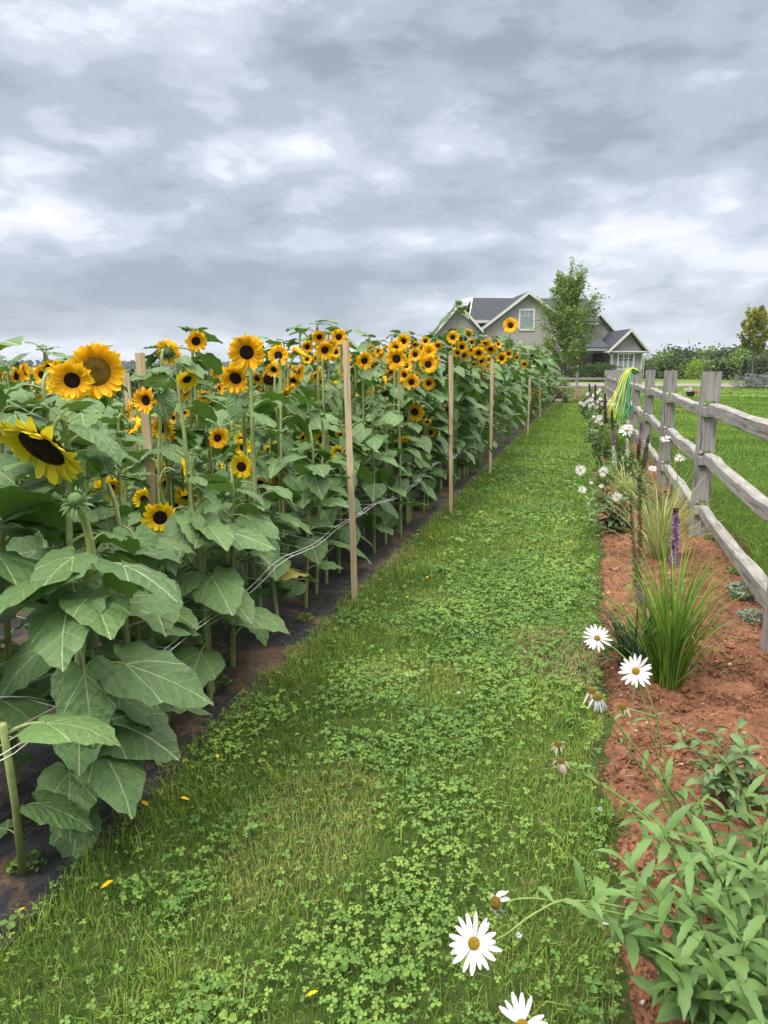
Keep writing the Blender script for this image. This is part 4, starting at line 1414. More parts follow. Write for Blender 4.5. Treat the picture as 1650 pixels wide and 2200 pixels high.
def leaf_template(seed, hi=True):
    """heart shaped toothed leaf with its stalk, grows from the origin towards +X, blade length 1"""
    rr = random.Random(seed)
    half = OUT if hi else OUT[::2] + [OUT[-1]]
    pts = [(x_, y_ * rr.uniform(.97, 1.03)) for x_, y_ in half] + [(x_, -y_ * rr.uniform(.97, 1.03)) for x_, y_ in reversed(half[1:])]
    n = len(pts)
    wide = rr.uniform(.98, 1.16)
    # stalk
    pl = rr.uniform(.42, .62)
    el0 = R(rr.uniform(32, 55)); el1 = R(rr.uniform(-22, 8))
    stalk = [Vector((0, 0, 0))]; p = Vector((0, 0, 0)); ns = 6
    for i in range(ns):
        a = el0 + (el1 - el0) * ((i + .5) / ns) ** 1.3
        p = p + Vector((math.cos(a), 0, math.sin(a))) * pl / ns
        stalk.append(p.copy())
    mb = MB()
    mb.tube(stalk, [.030 - .010 * i / ns for i in range(ns + 1)] if hi else [.03, .028, .026, .025, .022, .02, .018], 6 if hi else 4, mi=1, cap=False)
    droop = R(rr.uniform(4, 30) if seed % 3 else rr.uniform(30, 58)); e_in = el1 - R(rr.uniform(-10, 16))
    fold = rr.uniform(.08, .26); edge = rr.uniform(.2, .6); roll = rr.uniform(-.3, .3)
    ph = rr.uniform(0, 6); wa = rr.uniform(.015, .04)
    curl = rr.uniform(-.15, .25)

    def bend(u_, v_, s_):
        # arc along the midrib
        L = u_; k = droop
        ang = e_in - k * max(L, -.3) * .5
        x_ = math.cos(ang) * L; z_ = math.sin(ang) * L
        a2 = e_in - k * max(L, -.3)
        nx_, nz_ = -math.sin(a2), math.cos(a2)
        av = abs(v_)
        h = fold * av - edge * av * av * (1 + curl * (1 if v_ > 0 else -1)) + wa * math.sin(ph + 9 * (math.atan2(v_, u_ - .2))) * s_ * s_ + roll * v_ * .5
        h += .022 * mnoise.noise((u_ * 4 + seed, v_ * 4, 2)) + .012 * mnoise.noise((u_ * 11 + seed, v_ * 11, 5))
        yy = v_ * wide * (1 - .25 * av)
        return Vector((x_ + nx_ * h, yy, z_ + nz_ * h)) + p
    rings = (.28, .55, .8, 1.0) if hi else (.5, 1.0)
    vs = [bend(0, 0, 0)]; uv = [(0, 0)]
    for s_ in rings:
        for j, (x_, y_) in enumerate(pts):
            k = s_
            if s_ == 1.0 and hi:
                k = s_ * (1.0 + (.026 if j % 2 else -.022))
            vs.append(bend(x_ * k, y_ * k, s_)); uv.append((x_ * k, y_ * k))
    fs = [(0, 1 + j, 1 + (j + 1) % n) for j in range(n)]
    for r_ in range(len(rings) - 1):
        o1 = 1 + r_ * n; o2 = o1 + n
        fs += [(o1 + j, o2 + j, o2 + (j + 1) % n, o1 + (j + 1) % n) for j in range(n)]
    fs = [tuple(reversed(f)) for f in fs]
    mb.add(vs, fs, uv=uv, c=rr.uniform(.1, .9))
    # orientation check: upper side up
    return mb


def flip_if_needed(mb):
    a, b_, c_ = [Vector(mb.v[i]) for i in mb.f[-1][:3]]
    nrm = (b_ - a).cross(c_ - a)
    if nrm.z < 0:
        mb.f = [tuple(reversed(f)) if m_ == 0 else f for f, m_ in zip(mb.f, mb.mi)]
    return mb


LEAF_HI = [flip_if_needed(leaf_template(k, True)) for k in range(12)]
LEAF_LO = [flip_if_needed(leaf_template(40 + k, False)) for k in range(10)]
me_leaf = [l_.mesh('leaf', [M_leaf, M_stem]) for l_ in LEAF_HI]
me_leaf_y = [l_.mesh('leaf', [M_leaf_yellow, M_stem]) for l_ in LEAF_HI[:3]]


def petals(seed, n1, n2, disc, ragged=0.0, upcurl=0.0, droop=0.0):
    """unit flower, facing +Z, petal tips near radius 1"""
    rr = random.Random(seed); mb = MB()
    for layer, n in enumerate((n1, n2)):
        for k in range(n):
            if rr.random() < ragged * .35: continue
            az = 2 * PI * (k + .5 * layer) / n + rr.uniform(-.07, .07)
            L = (1.0 - disc * .88) * rr.uniform(.92, 1.12) * (1 - .05 * layer)
            w = L * rr.uniform(.40, .52) * (1 if disc < .5 else 1.2)
            tilt = R((6 if layer == 0 else 20) + upcurl * 30 + rr.uniform(-9, 12)) - droop * R(45) * rr.random()
            cv = rr.uniform(-.9, .5) - droop; tw = rr.uniform(-.35, .35)
            x0 = disc * .88
            prof = [(0, .42), (.22, .82), (.5, 1.0), (.78, .72), (1.0, .04)]
            vs = []; uv = []
            for (s_, wf) in prof:
                a = tilt + cv * s_ * .6
                r_ = x0 + L * s_ * math.cos(a); z_ = L * s_ * math.sin(a) + .02
                hw = w * .5 * wf
                for q in (-1, 0, 1):
                    yy = q * hw; zz_ = z_ + (abs(q) * hw * .45) + q * hw * math.sin(tw * s_)
                    vs.append((r_ * math.cos(az) - yy * math.sin(az), r_ * math.sin(az) + yy * math.cos(az), zz_)); uv.append((s_, q * .5))
            fs = []
            for i in range(4):
                for j in range(2):
                    fs.append((i * 3 + j, i * 3 + 3 + j, i * 3 + 4 + j, i * 3 + 1 + j))
            mb.add(vs, fs, uv=uv, c=rr.random())
    return mb


def disc_mesh(r_, bulge, m, seed, nr=7, na=28):
    mb = MB(); vs = [(0, 0, bulge * .62)]; uv = [(0, 0)]
    for i in range(1, nr + 1):
        q = i / nr
        for k in range(na):
            a = 2 * PI * k / na
            rr_ = r_ * q * (1 + .03 * mnoise.noise((math.cos(a) * 2, math.sin(a) * 2, seed)))
            z_ = bulge * (math.sin(min(q * 1.25, 1) * PI) * .35 + .62 * (1 - q ** 3)) if q < 1 else -.02
            vs.append((rr_ * math.cos(a), rr_ * math.sin(a), z_ + .008 * mnoise.noise((k * .7, i, seed)))); uv.append((q * math.cos(a), q * math.sin(a)))
    fs = [(0, 1 + k, 1 + (k + 1) % na) for k in range(na)]
    for i in range(nr - 1):
        o = 1 + i * na
        fs += [(o + k, o + na + k, o + na + (k + 1) % na, o + (k + 1) % na) for k in range(na)]
    mb.add(vs, fs, uv=uv)
    return mb.mesh('disc', m)


def calyx(seed, disc, n=24, reach=.30):
    """green back of the flower with pointed bracts"""
    rr = random.Random(seed); mb = MB(); na = 18
    vs = []; prof = [(.10, -.34), (.42, -.26), (.85, -.12), (1.0, 0.0)]
    for (q, z_) in prof:
        for k in range(na):
            a = 2 * PI * k / na
            vs.append((disc * q * math.cos(a), disc * q * math.sin(a), z_ * (disc + .25)))
    fs = []
    for i in range(3):
        fs += [(i * na + k, i * na + (k + 1) % na, (i + 1) * na + (k + 1) % na, (i + 1) * na + k) for k in range(na)]
    fs.append(tuple(reversed(range(na))))
    mb.add(vs, fs, c=.35)
    for k in range(n):
        az = 2 * PI * k / n + rr.uniform(-.1, .1); lay = k % 3
        r0 = disc * (1.02 - .16 * lay); z0_ = -.03 - .07 * lay
        L = reach * rr.uniform(.7, 1.2); w = .10; el = R(rr.uniform(-40, 20) + 12 * lay)
        r1 = r0 + L * math.cos(el) * .6; z1_ = z0_ + L * math.sin(el) * .6
        r2 = r0 + L * math.cos(el); z2_ = z0_ + L * math.sin(el) - .05
        ca, sa = math.cos(az), math.sin(az)
        P_ = [(r0, -w * .5, z0_), (r0, w * .5, z0_), (r1, w * .55, z1_), (r1, -w * .55, z1_), (r2, 0, z2_)]
        mb.add([(a * ca - b_ * sa, a * sa + b_ * ca, c_) for a, b_, c_ in P_], [(0, 3, 2, 1), (3, 4, 2)], c=rr.uniform(.3, 1))
    return mb


def bud_mesh():
    mb = calyx(5, .34, 26, .5)
    rr = random.Random(3); vs = []; na = 12
    for i, (r_, z_) in enumerate([(.34, 0), (.36, .12), (.26, .26), (.05, .32)]):
        for k in range(na):
            a = 2 * PI * k / na; vs.append((r_ * math.cos(a), r_ * math.sin(a), z_))
    fs = []
    for i in range(3): fs += [(i * na + k, i * na + (k + 1) % na, (i + 1) * na + (k + 1) % na, (i + 1) * na + k) for k in range(na)]
    fs.append(tuple(range(3 * na, 4 * na)))
    mb.add(vs, fs, c=.5)
    for k in range(22):
        az = 2 * PI * k / 22; r0 = .37; ca, sa = math.cos(az), math.sin(az); L = rr.uniform(.28, .42)
        P_ = [(r0, -.06, .02), (r0, .06, .02), (r0 - .02, .05, L * .6), (r0 - .02, -.05, L * .6), (r0 - .14 + rr.uniform(0, .3), 0, L)]
        mb.add([(a * ca - b_ * sa, a * sa + b_ * ca, c_) for a, b_, c_ in P_], [(0, 1, 2, 3), (3, 2, 4)], c=rr.uniform(.4, 1))
    return mb.mesh('bud', M_calyx)


PET = {}
for nm, m_ in (('o', M_pet_orange), ('y', M_pet_yellow), ('l', M_pet_lemon), ('r', M_pet_red)):
    if nm == 'l':
        PET[nm] = [petals(60, 24, 22, .60, 0, .1).mesh('petals', m_)]
    else:
        PET[nm] = [petals(50 + k, 21 + k, 19 + k, .42, (.0, .1, .3, .5)[k], (.0, .25, .1, .6)[k]).mesh('petals', m_) for k in range(4 if nm != 'r' else 1)]
PET['g'] = [petals(77, 24, 22, .56, 0, .15).mesh('petals', M_pet_orange)]
PET['c'] = [petals(78, 24, 26, .22, 0, .3).mesh('petals', M_pet_orange)]
DISC = {'o': disc_mesh(.44, .09, M_disc, 1), 'g': disc_mesh(.58, .12, M_disc_gold, 2), 'n': disc_mesh(.62, .22, M_disc_brown, 3), 'c': disc_mesh(.24, .10, M_disc_green, 4), 'l': disc_mesh(.64, .14, M_disc, 5)}
CAL = {'o': calyx(1, .42).mesh('flower_head', M_calyx), 'g': calyx(2, .56).mesh('flower_head', M_calyx), 'n': calyx(3, .62, 26, .25).mesh('flower_head', M_calyx)}
BUD = bud_mesh()


def q_to(d_):
    return Vector((0, 0, 1)).rotation_difference(Vector(d_).normalized()).to_matrix().to_4x4()


def add_head(parent, origin, pos, d_, rad, kind, k, dark='o'):
    """flower_head > petals, disc"""
    if kind == 'u':
        return link('bud', BUD, parent, Matrix.Translation(Vector(pos) - origin) @ q_to(d_) @ Matrix.Scale(rad * 1.25, 4))
    ck = {'g': 'g', 'l': 'g', 'n': 'n'}.get(kind, 'o')
    M = Matrix.Translation(Vector(pos) - origin) @ q_to(d_) @ Matrix.Rotation(k * 1.3, 4, 'Z') @ Matrix.Scale(rad, 4)
    h = link('flower_head', CAL[ck], parent, M)
    if kind != 'n':
        pk = {'l': 'l', 'g': 'g', 'c': 'c', 'y': 'y', 'r': 'r', 's': 'y'}.get(kind, 'o')
        v_ = PET[pk]
        link('petals', v_[(k % len(v_))], h)
    dk = {'g': 'g', 'n': 'n', 'c': 'c', 'l': 'l'}.get(kind, 'o')
    link('disc', DISC[dk], h)
    return h


def stem_mesh(base, top, d_, r0, r1, seed, branches=()):
    """thick stem that bends over at the neck into the back of the flower; branches are (start fraction, end point, radius)"""
    mb = MB(); base = Vector(base); top = Vector(top); d_ = Vector(d_).normalized()
    neck = top - d_ * .035
    h = (top - base).length
    hook = neck - d_ * .05 + Vector((0, 0, .02 * h)) if d_.z < .6 else neck - d_ * .08
    C_ = []
    mid1 = base.lerp(hook, .33) + Vector((mnoise.noise((seed, 1, 0)), mnoise.noise((seed, 2, 0)), 0)) * .045 * h
    mid2 = base.lerp(hook, .7) + Vector((mnoise.noise((seed, 3, 0)), mnoise.noise((seed, 4, 0)), 0)) * .045 * h
    low = hook - d_ * .035 - Vector((0, 0, .09))
    P_ = [base - Vector((0, 0, .03)), mid1, mid2, low, hook, neck]
    for i in range(len(P_) - 1):
        p0, p1, p2, p3 = P_[max(i - 1, 0)], P_[i], P_[i + 1], P_[min(i + 2, len(P_) - 1)]
        for s_ in range(4):
            t_ = s_ / 4
            C_.append(.5 * ((2 * p1) + (p2 - p0) * t_ + (2 * p0 - 5 * p1 + 4 * p2 - p3) * t_ ** 2 + (3 * p1 - p0 - 3 * p2 + p3) * t_ ** 3))
    C_.append(P_[-1])
    n = len(C_)
    mb.tube([c_ - base for c_ in C_], [r0 + (r1 - r0) * (i / (n - 1)) ** .8 for i in range(n)], 8)
    line = C_
    for (fr_, end, rb) in branches:
        i = int(fr_ * (n - 6)); s_ = line[i]
        end = Vector(end)
        m_ = s_.lerp(end, .5) + Vector((0, 0, -.02))
        mb.tube([s_ - base, m_ - base, end - base], [rb, rb * .85, rb * .7], 5)
    return mb.mesh('stem', M_stem), line


RVEC = Vector(CR)
OPEN = []          # open flowers: nothing grows across their faces


def blocks(M, base, s_):
    """would this leaf hang in front of an open flower's face?"""
    for q in ((.95, 0, .1), (1.35, 0, -.05), (1.1, .3, 0), (1.1, -.3, 0), (.7, 0, .15)):
        w = np.array(base + (M @ Vector(q))) - np.array([0, 0, CAMH])
        z_ = w @ CF
        if z_ < .2: return True
        sx = 825 + 1550 * (w @ CR) / z_; sy = 1100 - 1550 * (w @ CU) / z_
        for (hx, hy, hd, hr) in OPEN:
            if z_ < hd + .02 and abs(sx - hx) < hr + 90 * s_ / z_ * 2 and (sx - hx) ** 2 + (sy - hy) ** 2 < (hr + 200 * s_ / z_) ** 2: return True
    return False


plants = []      # (x, y) of every plant, for spacing
GA = 2.39996


def sunflower(base, top, d_, rad, kind, seed, label, group, near, nleaf=10, lmax=.20, side=(), lean_top=.0, r0=.014, zlow=.16, leaves=None):
    base = Vector(base); top = Vector(top)
    o = empty('sunflower', base)
    tag(o, label, 'sunflower', group)
    rr = random.Random(seed * 13 + 1)
    br = []
    sm, line = stem_mesh(base, top, d_, r0, max(.005, r0 * .45), seed, [(s_[0], Vector(s_[1]) - Vector(s_[2]).normalized() * .03, .005) for s_ in side])
    link('stem', sm, o)
    if kind: add_head(o, base, top, d_, rad, kind, seed)
    for s_ in side:
        add_head(o, base, s_[1], s_[2], s_[3], s_[4], seed + 3)
    n = len(line) - 5
    fol = MB()
    a0 = rr.uniform(0, 6)
    H = line[n].z - base.z
    for k in range(nleaf):
        f = zlow + (1 - zlow) * (k + rr.uniform(-.2, .3)) / nleaf
        f = min(max(f, .03), .995)
        i = int(f * n); p = line[i].lerp(line[min(i + 1, len(line) - 1)], f * n - i) - base
        s_ = lmax * (math.sin(min(1, .28 + f * .62) * PI) ** .8 * .72 + .30) * rr.uniform(.8, 1.15)
        if f > .85: s_ *= .72
        az = a0 + k * GA + rr.uniform(-.35, .35)
        M = Matrix.Translation(p) @ Matrix.Rotation(az, 4, 'Z') @ Matrix.Rotation(R(rr.uniform(-8, 14) - (28 if f > .8 else 0)), 4, 'Y') @ Matrix.Rotation(rr.uniform(-.3, .3), 4, 'X') @ Matrix.Scale(s_, 4)
        if OPEN:
            tries = 0
            while blocks(M, base, s_) and tries < 7:
                tries += 1
                az += .8
                M = Matrix.Translation(p) @ Matrix.Rotation(az, 4, 'Z') @ Matrix.Rotation(R(rr.uniform(-4, 24)), 4, 'Y') @ Matrix.Rotation(rr.uniform(-.3, .3), 4, 'X') @ Matrix.Scale(s_ * (1 - .05 * tries), 4)
            if tries == 7: continue
        if near:
            yel = f < .2 and rr.random() < .35
            link('leaf', (me_leaf_y[k % 3] if yel else me_leaf[rr.randrange(12)]), o, M)
        else:
            fol.merge(LEAF_LO[rr.randrange(10)], M, rr.uniform(0, 1))
    if leaves:
        for (fz, px_, py_, dd, s_, roll, pitch) in leaves:
            i = int(fz * n); p = line[i] - base
            tgt = at(px_, py_, dd) - base - p
            az = math.atan2(tgt.y, tgt.x)
            M = Matrix.Translation(p) @ Matrix.Rotation(az, 4, 'Z') @ Matrix.Rotation(R(pitch), 4, 'Y') @ Matrix.Rotation(roll, 4, 'X') @ Matrix.Scale(s_, 4)
            if OPEN and blocks(M, base, s_) and label.startswith('tall'): continue
            link('leaf', me_leaf[(int(px_) * 7) % 12], o, M)
    if not near:
        fol.build('foliage', [M_leaf, M_stem], o)
    plants.append((base.x, base.y))
    return o


def face_dir(pos, yaw, tilt):
    """yaw 0 looks at the path, + turned to the right; tilt + hangs down"""
    c_ = Vector((-pos[0], -pos[1], 0)).normalized()
    rgt = Vector((-c_.y, c_.x, 0))
    v_ = c_ * math.cos(R(yaw)) + rgt * math.sin(R(yaw))
    return (v_ * math.cos(R(tilt)) + Vector((0, 0, -math.sin(R(tilt))))).normalized()


# photo x, y, width in px, real width m, kind, yaw, tilt, label (None = shared)
HEADS = [
    (92, 962, 190, .26, 'l', -46, 38, 'large drooping lemon-yellow sunflower with a huge dark disc at the left edge'),
    (155, 817, 88, .135, 'o', -4, 4, 'orange sunflower with round dark centre overlapping the golden-centred one'),
    (206, 798, 122, .245, 'g', 12, 8, 'big orange sunflower with a golden-olive centre behind the dark-centred one'),
    (52, 792, 34, .12, 'o', 65, 0, 'small side-on orange sunflower left of the two big overlapping blooms'),
    (106, 786, 40, .13, 'o', 20, 55, None),
    (88, 838, 50, .14, 'b', 160, 0, None),
    (-4, 808, 34, .13, 'o', 60, 0, None),
    (314, 860, 60, .15, 'o', -38, 8, 'deep yellow-orange sunflower turned left in front of the thick inner stake'),
    (276, 880, 42, .14, 'o', 95, 10, None),
    (283, 912, 44, .14, 'b', 120, 30, None),
    (318, 927, 38, .12, 'o', -52, 10, None),
    (351, 920, 52, .14, 'o', -30, 12, None),
    (373, 898, 26, .10, 'o', -15, 0, None),
    (369, 944, 28, .10, 'o', 30, 60, None),
    (360, 758, 56, .15, 'b', 165, -10, 'orange sunflower seen from behind with its green bracts showing'),
    (421, 733, 50, .145, 'o', 6, 2, 'round orange sunflower high against the sky above the green buds'),
    (381, 811, 44, .13, 'n', -48, 22, 'petal-less brown seed head nodding beside the back-turned sunflower'),
    (398, 845, 34, .12, 'o', 60, 40, None),
    (234, 1047, 68, .17, 'y', 20, 40, 'yellow sunflower with dark disc half hidden under leaves below the lemon one'),
    (344, 1112, 78, .165, 'y', 0, 6, 'bright yellow sunflower with a stem crossing its dark face'),
    (310, 1073, 48, .14, 'y', -20, 10, None),
    (336, 1018, 40, .13, 's', -40, 0, None),
    (352, 1040, 40, .13, 's', 40, 20, None),
    (392, 1012, 60, .15, 'B', 105, -12, 'fat green half-opened sunflower head showing its bracts'),
    (402, 1067, 56, .15, 'y', 15, 50, None),
    (124, 1613, 26, .10, 'y', 10, 60, 'small yellow bloom hidden low under the big front leaves'),
    (530, 757, 80, .19, 'o', 4, 4, 'large orange sunflower with a big dark centre standing tall left of the nearest path stake'),
    (506, 812, 70, .18, 'o', -8, 14, 'orange sunflower tucked just beneath the tallest large bloom'),
    (598, 764, 46, .15, 'o', -6, 6, 'orange sunflower between the large bloom and the nearest path stake'),
    (583, 815, 56, .19, 'n', 20, 48, 'big bald dark seed disc beneath a drooping leaf'),
    (615, 838, 44, .14, 'o', 70, 40, None),
    (638, 757, 36, .13, 'b', 70, -50, None),
    (660, 772, 22, .10, 'o', 0, 0, None),
    (641, 800, 40, .15, 'o', 75, 10, None),
    (679, 806, 34, .14, 'o', 70, 30, None),
    (668, 725, 24, .10, 'o', 110, 0, None),
    (686, 724, 32, .12, 'o', 10, 30, None),
    (698, 752, 42, .15, 'o', 20, 4, 'orange sunflower just left of the top of the nearest path stake'),
    (728, 724, 36, .14, 'o', 2, 2, 'orange sunflower peeping above the top of the nearest path stake'),
    (722, 757, 26, .12, 'o', 10, 0, None),
    (680, 770, 22, .11, 'o', 40, 20, None),
    (467, 941, 46, .135, 'o', 10, 6, 'orange sunflower at chest height half covered by a leaf at its right'),
    (520, 923, 30, .12, 'o', 80, 20, None),
    (474, 1006, 30, .12, 'y', 65, 0, None),
    (519, 1003, 56, .15, 'y', -4, 8, 'yellow sunflower behind the tallest bloom\'s stem at mid height'),
    (600, 1029, 36, .12, 'y', 0, 25, None),
    (484, 1100, 30, .12, 'y', 10, 55, None),
    (650, 940, 24, .10, 'y', 30, 0, None),
    (733, 932, 28, .11, 'y', 20, 50, None),
    (727, 972, 34, .12, 'y', -10, 10, None),
    (783, 775, 38, .15, 'o', -4, 6, 'orange sunflower right of the nearest path stake, facing the path'),
    (796, 748, 24, .12, 'o', 0, 55, None),
    (797, 787, 24, .12, 'o', 30, 20, None),
    (816, 764, 28, .13, 'o', 80, 10, None),
    (852, 771, 48, .17, 'o', 6, 6, 'big shaggy orange sunflower in the tight cluster right of the nearest stake'),
    (850, 748, 36, .15, 'o', 0, -20, None),
    (867, 733, 32, .14, 'o', 8, 14, None),
    (892, 762, 30, .14, 'o', 10, 4, None),
    (922, 756, 34, .15, 'c', -4, 4, 'orange sunflower with a small green unopened centre'),
    (914, 733, 22, .11, 'o', 4, 0, None),
    (941, 742, 22, .11, 'o', 10, 30, None),
    (920, 783, 40, .155, 'o', 4, 6, 'orange sunflower directly under the green-centred one'),
    (938, 780, 26, .13, 'o', 60, 10, None),
    (869, 806, 30, .13, 'o', -20, 4, None),
    (884, 821, 36, .14, 'o', 20, 10, None),
    (921, 823, 30, .13, 'o', 4, 6, 'small orange sunflower below the dense cluster of blooms'),
    (891, 885, 42, .145, 'o', 4, 4, 'single orange sunflower standing out against green leaves below the cluster'),
    (797, 846, 18, .09, 'o', 0, 0, None),
    (830, 846, 32, .14, 'n', 10, 40, None),
    (822, 820, 28, .12, 'b', 110, 10, None),
    (973, 725, 28, .13, 'o', 2, 4, None),
    (992, 746, 28, .13, 'o', 0, -10, None),
    (996, 763, 26, .13, 'o', 10, 10, None),
    (983, 758, 20, .10, 'o', 2, 4, None),
    (1006, 716, 22, .12, 'b', 140, -20, None),
    (1041, 738, 26, .14, 'o', 4, 40, None),
    (1028, 758, 30, .14, 'o', 0, 24, None),
    (1033, 775, 27, .13, 'o', 2, 4, None),
    (1054, 750, 30, .15, 'o', 4, 34, None),
    (1012, 752, 15, .09, 'o', 0, 30, None),
    (1097, 699, 33, .17, 'o', 0, 2, 'single orange sunflower held highest, against the grey house wall'),
    (1078, 770, 27, .14, 'o', -6, 6, None),
    (1093, 760, 20, .12, 'o', 20, 14, None),
    (1110, 768, 18, .11, 'o', 60, 10, None),
    (1127, 782, 17, .11, 'o', 0, 30, None),
    (1042, 796, 12, .09, 'o', 30, 0, None),
    (1033, 812, 14, .09, 'o', 0, 10, None),
    (962, 880, 18, .11, 'o', -40, 0, 'small narrow orange bloom beside the second path stake'),
    (917, 906, 22, .10, 'y', 0, 50, None),
    (924, 930, 34, .12, 'y', 0, -40, None),
    (866, 942, 34, .12, 'y', 0, 70, None),
    (1137, 822, 10, .09, 'o', 0, 0, None),
    (1145, 840, 11, .10, 'o', 0, 20, None), (1157, 836, 11, .10, 'o', 10, 10, None), (1165, 847, 10, .10, 'o', -10, 10, None), (1150, 850, 10, .10, 'o', 10, 30, None),
    (1170, 788, 12, .12, 'r', 10, 10, 'dark red sunflower in the far dense row below the house'),
    (1148, 777, 9, .10, 'r', 0, 0, None),
    (1143, 764, 8, .10, 'r', 0, 20, None),
]
rx = random.Random(42)
for (x0_, x1_, y0_, y1_, n_, d0, d1) in [(770, 960, 738, 800, 20, 20, 32), (960, 1090, 730, 790, 10, 15, 22), (610, 745, 735, 800, 9, 22, 32), (20, 130, 790, 850, 6, 34, 46), (420, 600, 790, 860, 6, 26, 36), (760, 900, 800, 850, 6, 16, 24), (250, 420, 880, 960, 4, 24, 34), (290, 420, 1000, 1090, 4, 36, 48), (430, 740, 905, 1050, 6, 28, 42), (560, 745, 750, 840, 6, 26, 38)]:
    for _ in range(n_):
        HEADS.append((rx.uniform(x0_, x1_), rx.uniform(y0_, y1_), rx.uniform(d0, d1), rx.uniform(.13, .17), rx.choice('ooooooob' if y0_ < 900 else 'y'), rx.uniform(-60, 60), rx.uniform(-15, 45), None))
for k, (px_, py_, D, real, kind, yaw, tilt, lb) in enumerate(HEADS):
    p = at(px_, py_, real * 1550 / D)
    if p.x > -1.58 and k: p = atX(px_, py_, -1.58)
    if p.x < -6.5: p = atX(px_, py_, -6.5)
    OPEN.append((px_, py_, depth_of(p), D * .42))
for k, (px_, py_, D, real, kind, yaw, tilt, lb) in enumerate(HEADS):
    dep = real * 1550 / D
    p = at(px_, py_, dep)
    xmax = -1.58 if k not in (0,) else -1.50
    if p.x > xmax:
        p = atX(px_, py_, xmax); real = D * depth_of(p) / 1550
    if p.x < -6.5: p = atX(px_, py_, -6.5); real = D * depth_of(p) / 1550
    dep = depth_of(p)
    kd = kind
    rv = random.Random(k * 7 + 1)
    jt = .3 if k < 3 else 1
    dd = face_dir(p, yaw + rv.uniform(-16, 16) * jt, tilt + rv.uniform(-8, 12) * jt)
    if kind == 'B': kd = 'y'
    if kind == 'b': kd = 'o'
    rr = random.Random(k)
    back = Vector((-dd.x, -dd.y, 0)) * .10
    bx = p.x + back.x + rr.uniform(-.05, .05); by = p.y + back.y + rr.uniform(-.05, .05)
    bx = min(bx, -1.55)
    near = dep < 4.6
    H = p.z
    side = []
    if rr.random() < .55 and H > 1.1:
        for q in range(rr.randrange(1, 3)):
            e = Vector((bx + rr.uniform(-.16, .16), by + rr.uniform(-.16, .16), H * rr.uniform(.72, .93)))
            if e.x < -1.5: side.append((rr.uniform(.5, .72), e, Vector((rr.uniform(-.5, .5), rr.uniform(-.5, .3), .6)), .035, 'u'))
    if lb:
        lab, grp = lb, None
    elif kind == 'r':
        lab, grp = 'tiny dark red sunflower bloom in the far dense row', 'dark red sunflowers in the far row'
    elif kind == 'n':
        lab, grp = 'sunflower with a bald brown seed head sunk among the leaves', 'bald brown sunflowers'
    elif kind == 'y' or kind == 's':
        lab, grp = 'yellow sunflower with dark disc blooming low among the leaves', 'low yellow sunflowers among the leaves'
    elif px_ < 745:
        lab, grp = 'orange sunflower in the field left of the nearest path stake', 'orange sunflowers left of the nearest path stake'
    elif px_ < 965:
        lab, grp = 'orange sunflower in the crowd between the nearest and second path stakes', 'orange sunflowers between the nearest and second path stakes'
    else:
        lab, grp = 'small orange sunflower beyond the second path stake, towards the house', 'orange sunflowers beyond the second path stake'
    sunflower((bx, by, 0), p, dd, real * .5 * 1.03, kd, k, lab, grp, near,
              nleaf=(19 if H > 1.2 else 13), lmax=.19 if dep > 4 else .20, side=side, r0=.0145 if H > 1 else .010)

# leafy plants without an open flower: fill the rows
rrf = random.Random(99)
def filler(x_, y_, h, near, lm, lab, grp, nl=12, seed=0, r0=.014, head='u'):
    top = Vector((x_ + rrf.uniform(-.05, .05), y_ + rrf.uniform(-.05, .05), h))
    if head == 'f':
        kd = rrf.choice('ooooyyb'); real = rrf.uniform(.11, .16)
        dd = face_dir(top, rrf.uniform(-55, 45) if kd != 'b' else 150, rrf.uniform(-15, 45))
        sunflower((x_, y_, tz(x_, y_)), top, dd, real / 2, 'o' if kd == 'b' else kd, seed, lab, grp, near, nleaf=nl, lmax=lm, r0=r0)
        return
    sunflower((x_, y_, tz(x_, y_)), top, Vector((rrf.uniform(-.4, .4), rrf.uniform(-.4, .2), .8)), .04, head, seed, lab, grp, near, nleaf=nl, lmax=lm, r0=r0)


def free(x_, y_, dmin):
    return all((x_ - a) ** 2 + (y_ - b_) ** 2 > dmin * dmin for a, b_ in plants)


sd = 1000
nfill = 0
for (xr, y0, y1, step, dmin, hl) in [(-1.64, 2.15, 9.0, .31, .17, (1.05, 1.32)), (-1.95, 1.6, 10, .40, .20, (1.2, 1.42)), (-2.35, 2.2, 12, .50, .22, (1.2, 1.45)), (-2.85, 2.8, 13, .85, .3, (1.2, 1.45)), (-3.5, 3.4, 12, 3.6, .35, (1.15, 1.4))]:
    y = y0
    while y < y1:
        x_ = xr + rrf.uniform(-.07, .05); y_ = y + rrf.uniform(-.1, .1)
        if free(x_, y_, dmin):
            nr = (y_ < 4.4 and x_ > -2.1)
            front = xr > -1.7
            bloom = (not front) and rrf.random() < .62
            filler(x_, y_, rrf.uniform(*hl) + (rrf.uniform(-.05, .2) if bloom else 0), nr, .20 if y_ > 3 else .21,
                   'leafy budded sunflower stalk of the row along the path edge' if front else ('small sunflower bloom inside the field behind the front row' if bloom else 'leafy sunflower stalk with closed bud inside the field'),
                   'leafy sunflowers along the path edge' if front else ('small blooms behind the front row' if bloom else 'leafy sunflowers inside the field'), 20, sd, head='f' if bloom else 'u')
            sd += 1; nfill += 1
        y += step
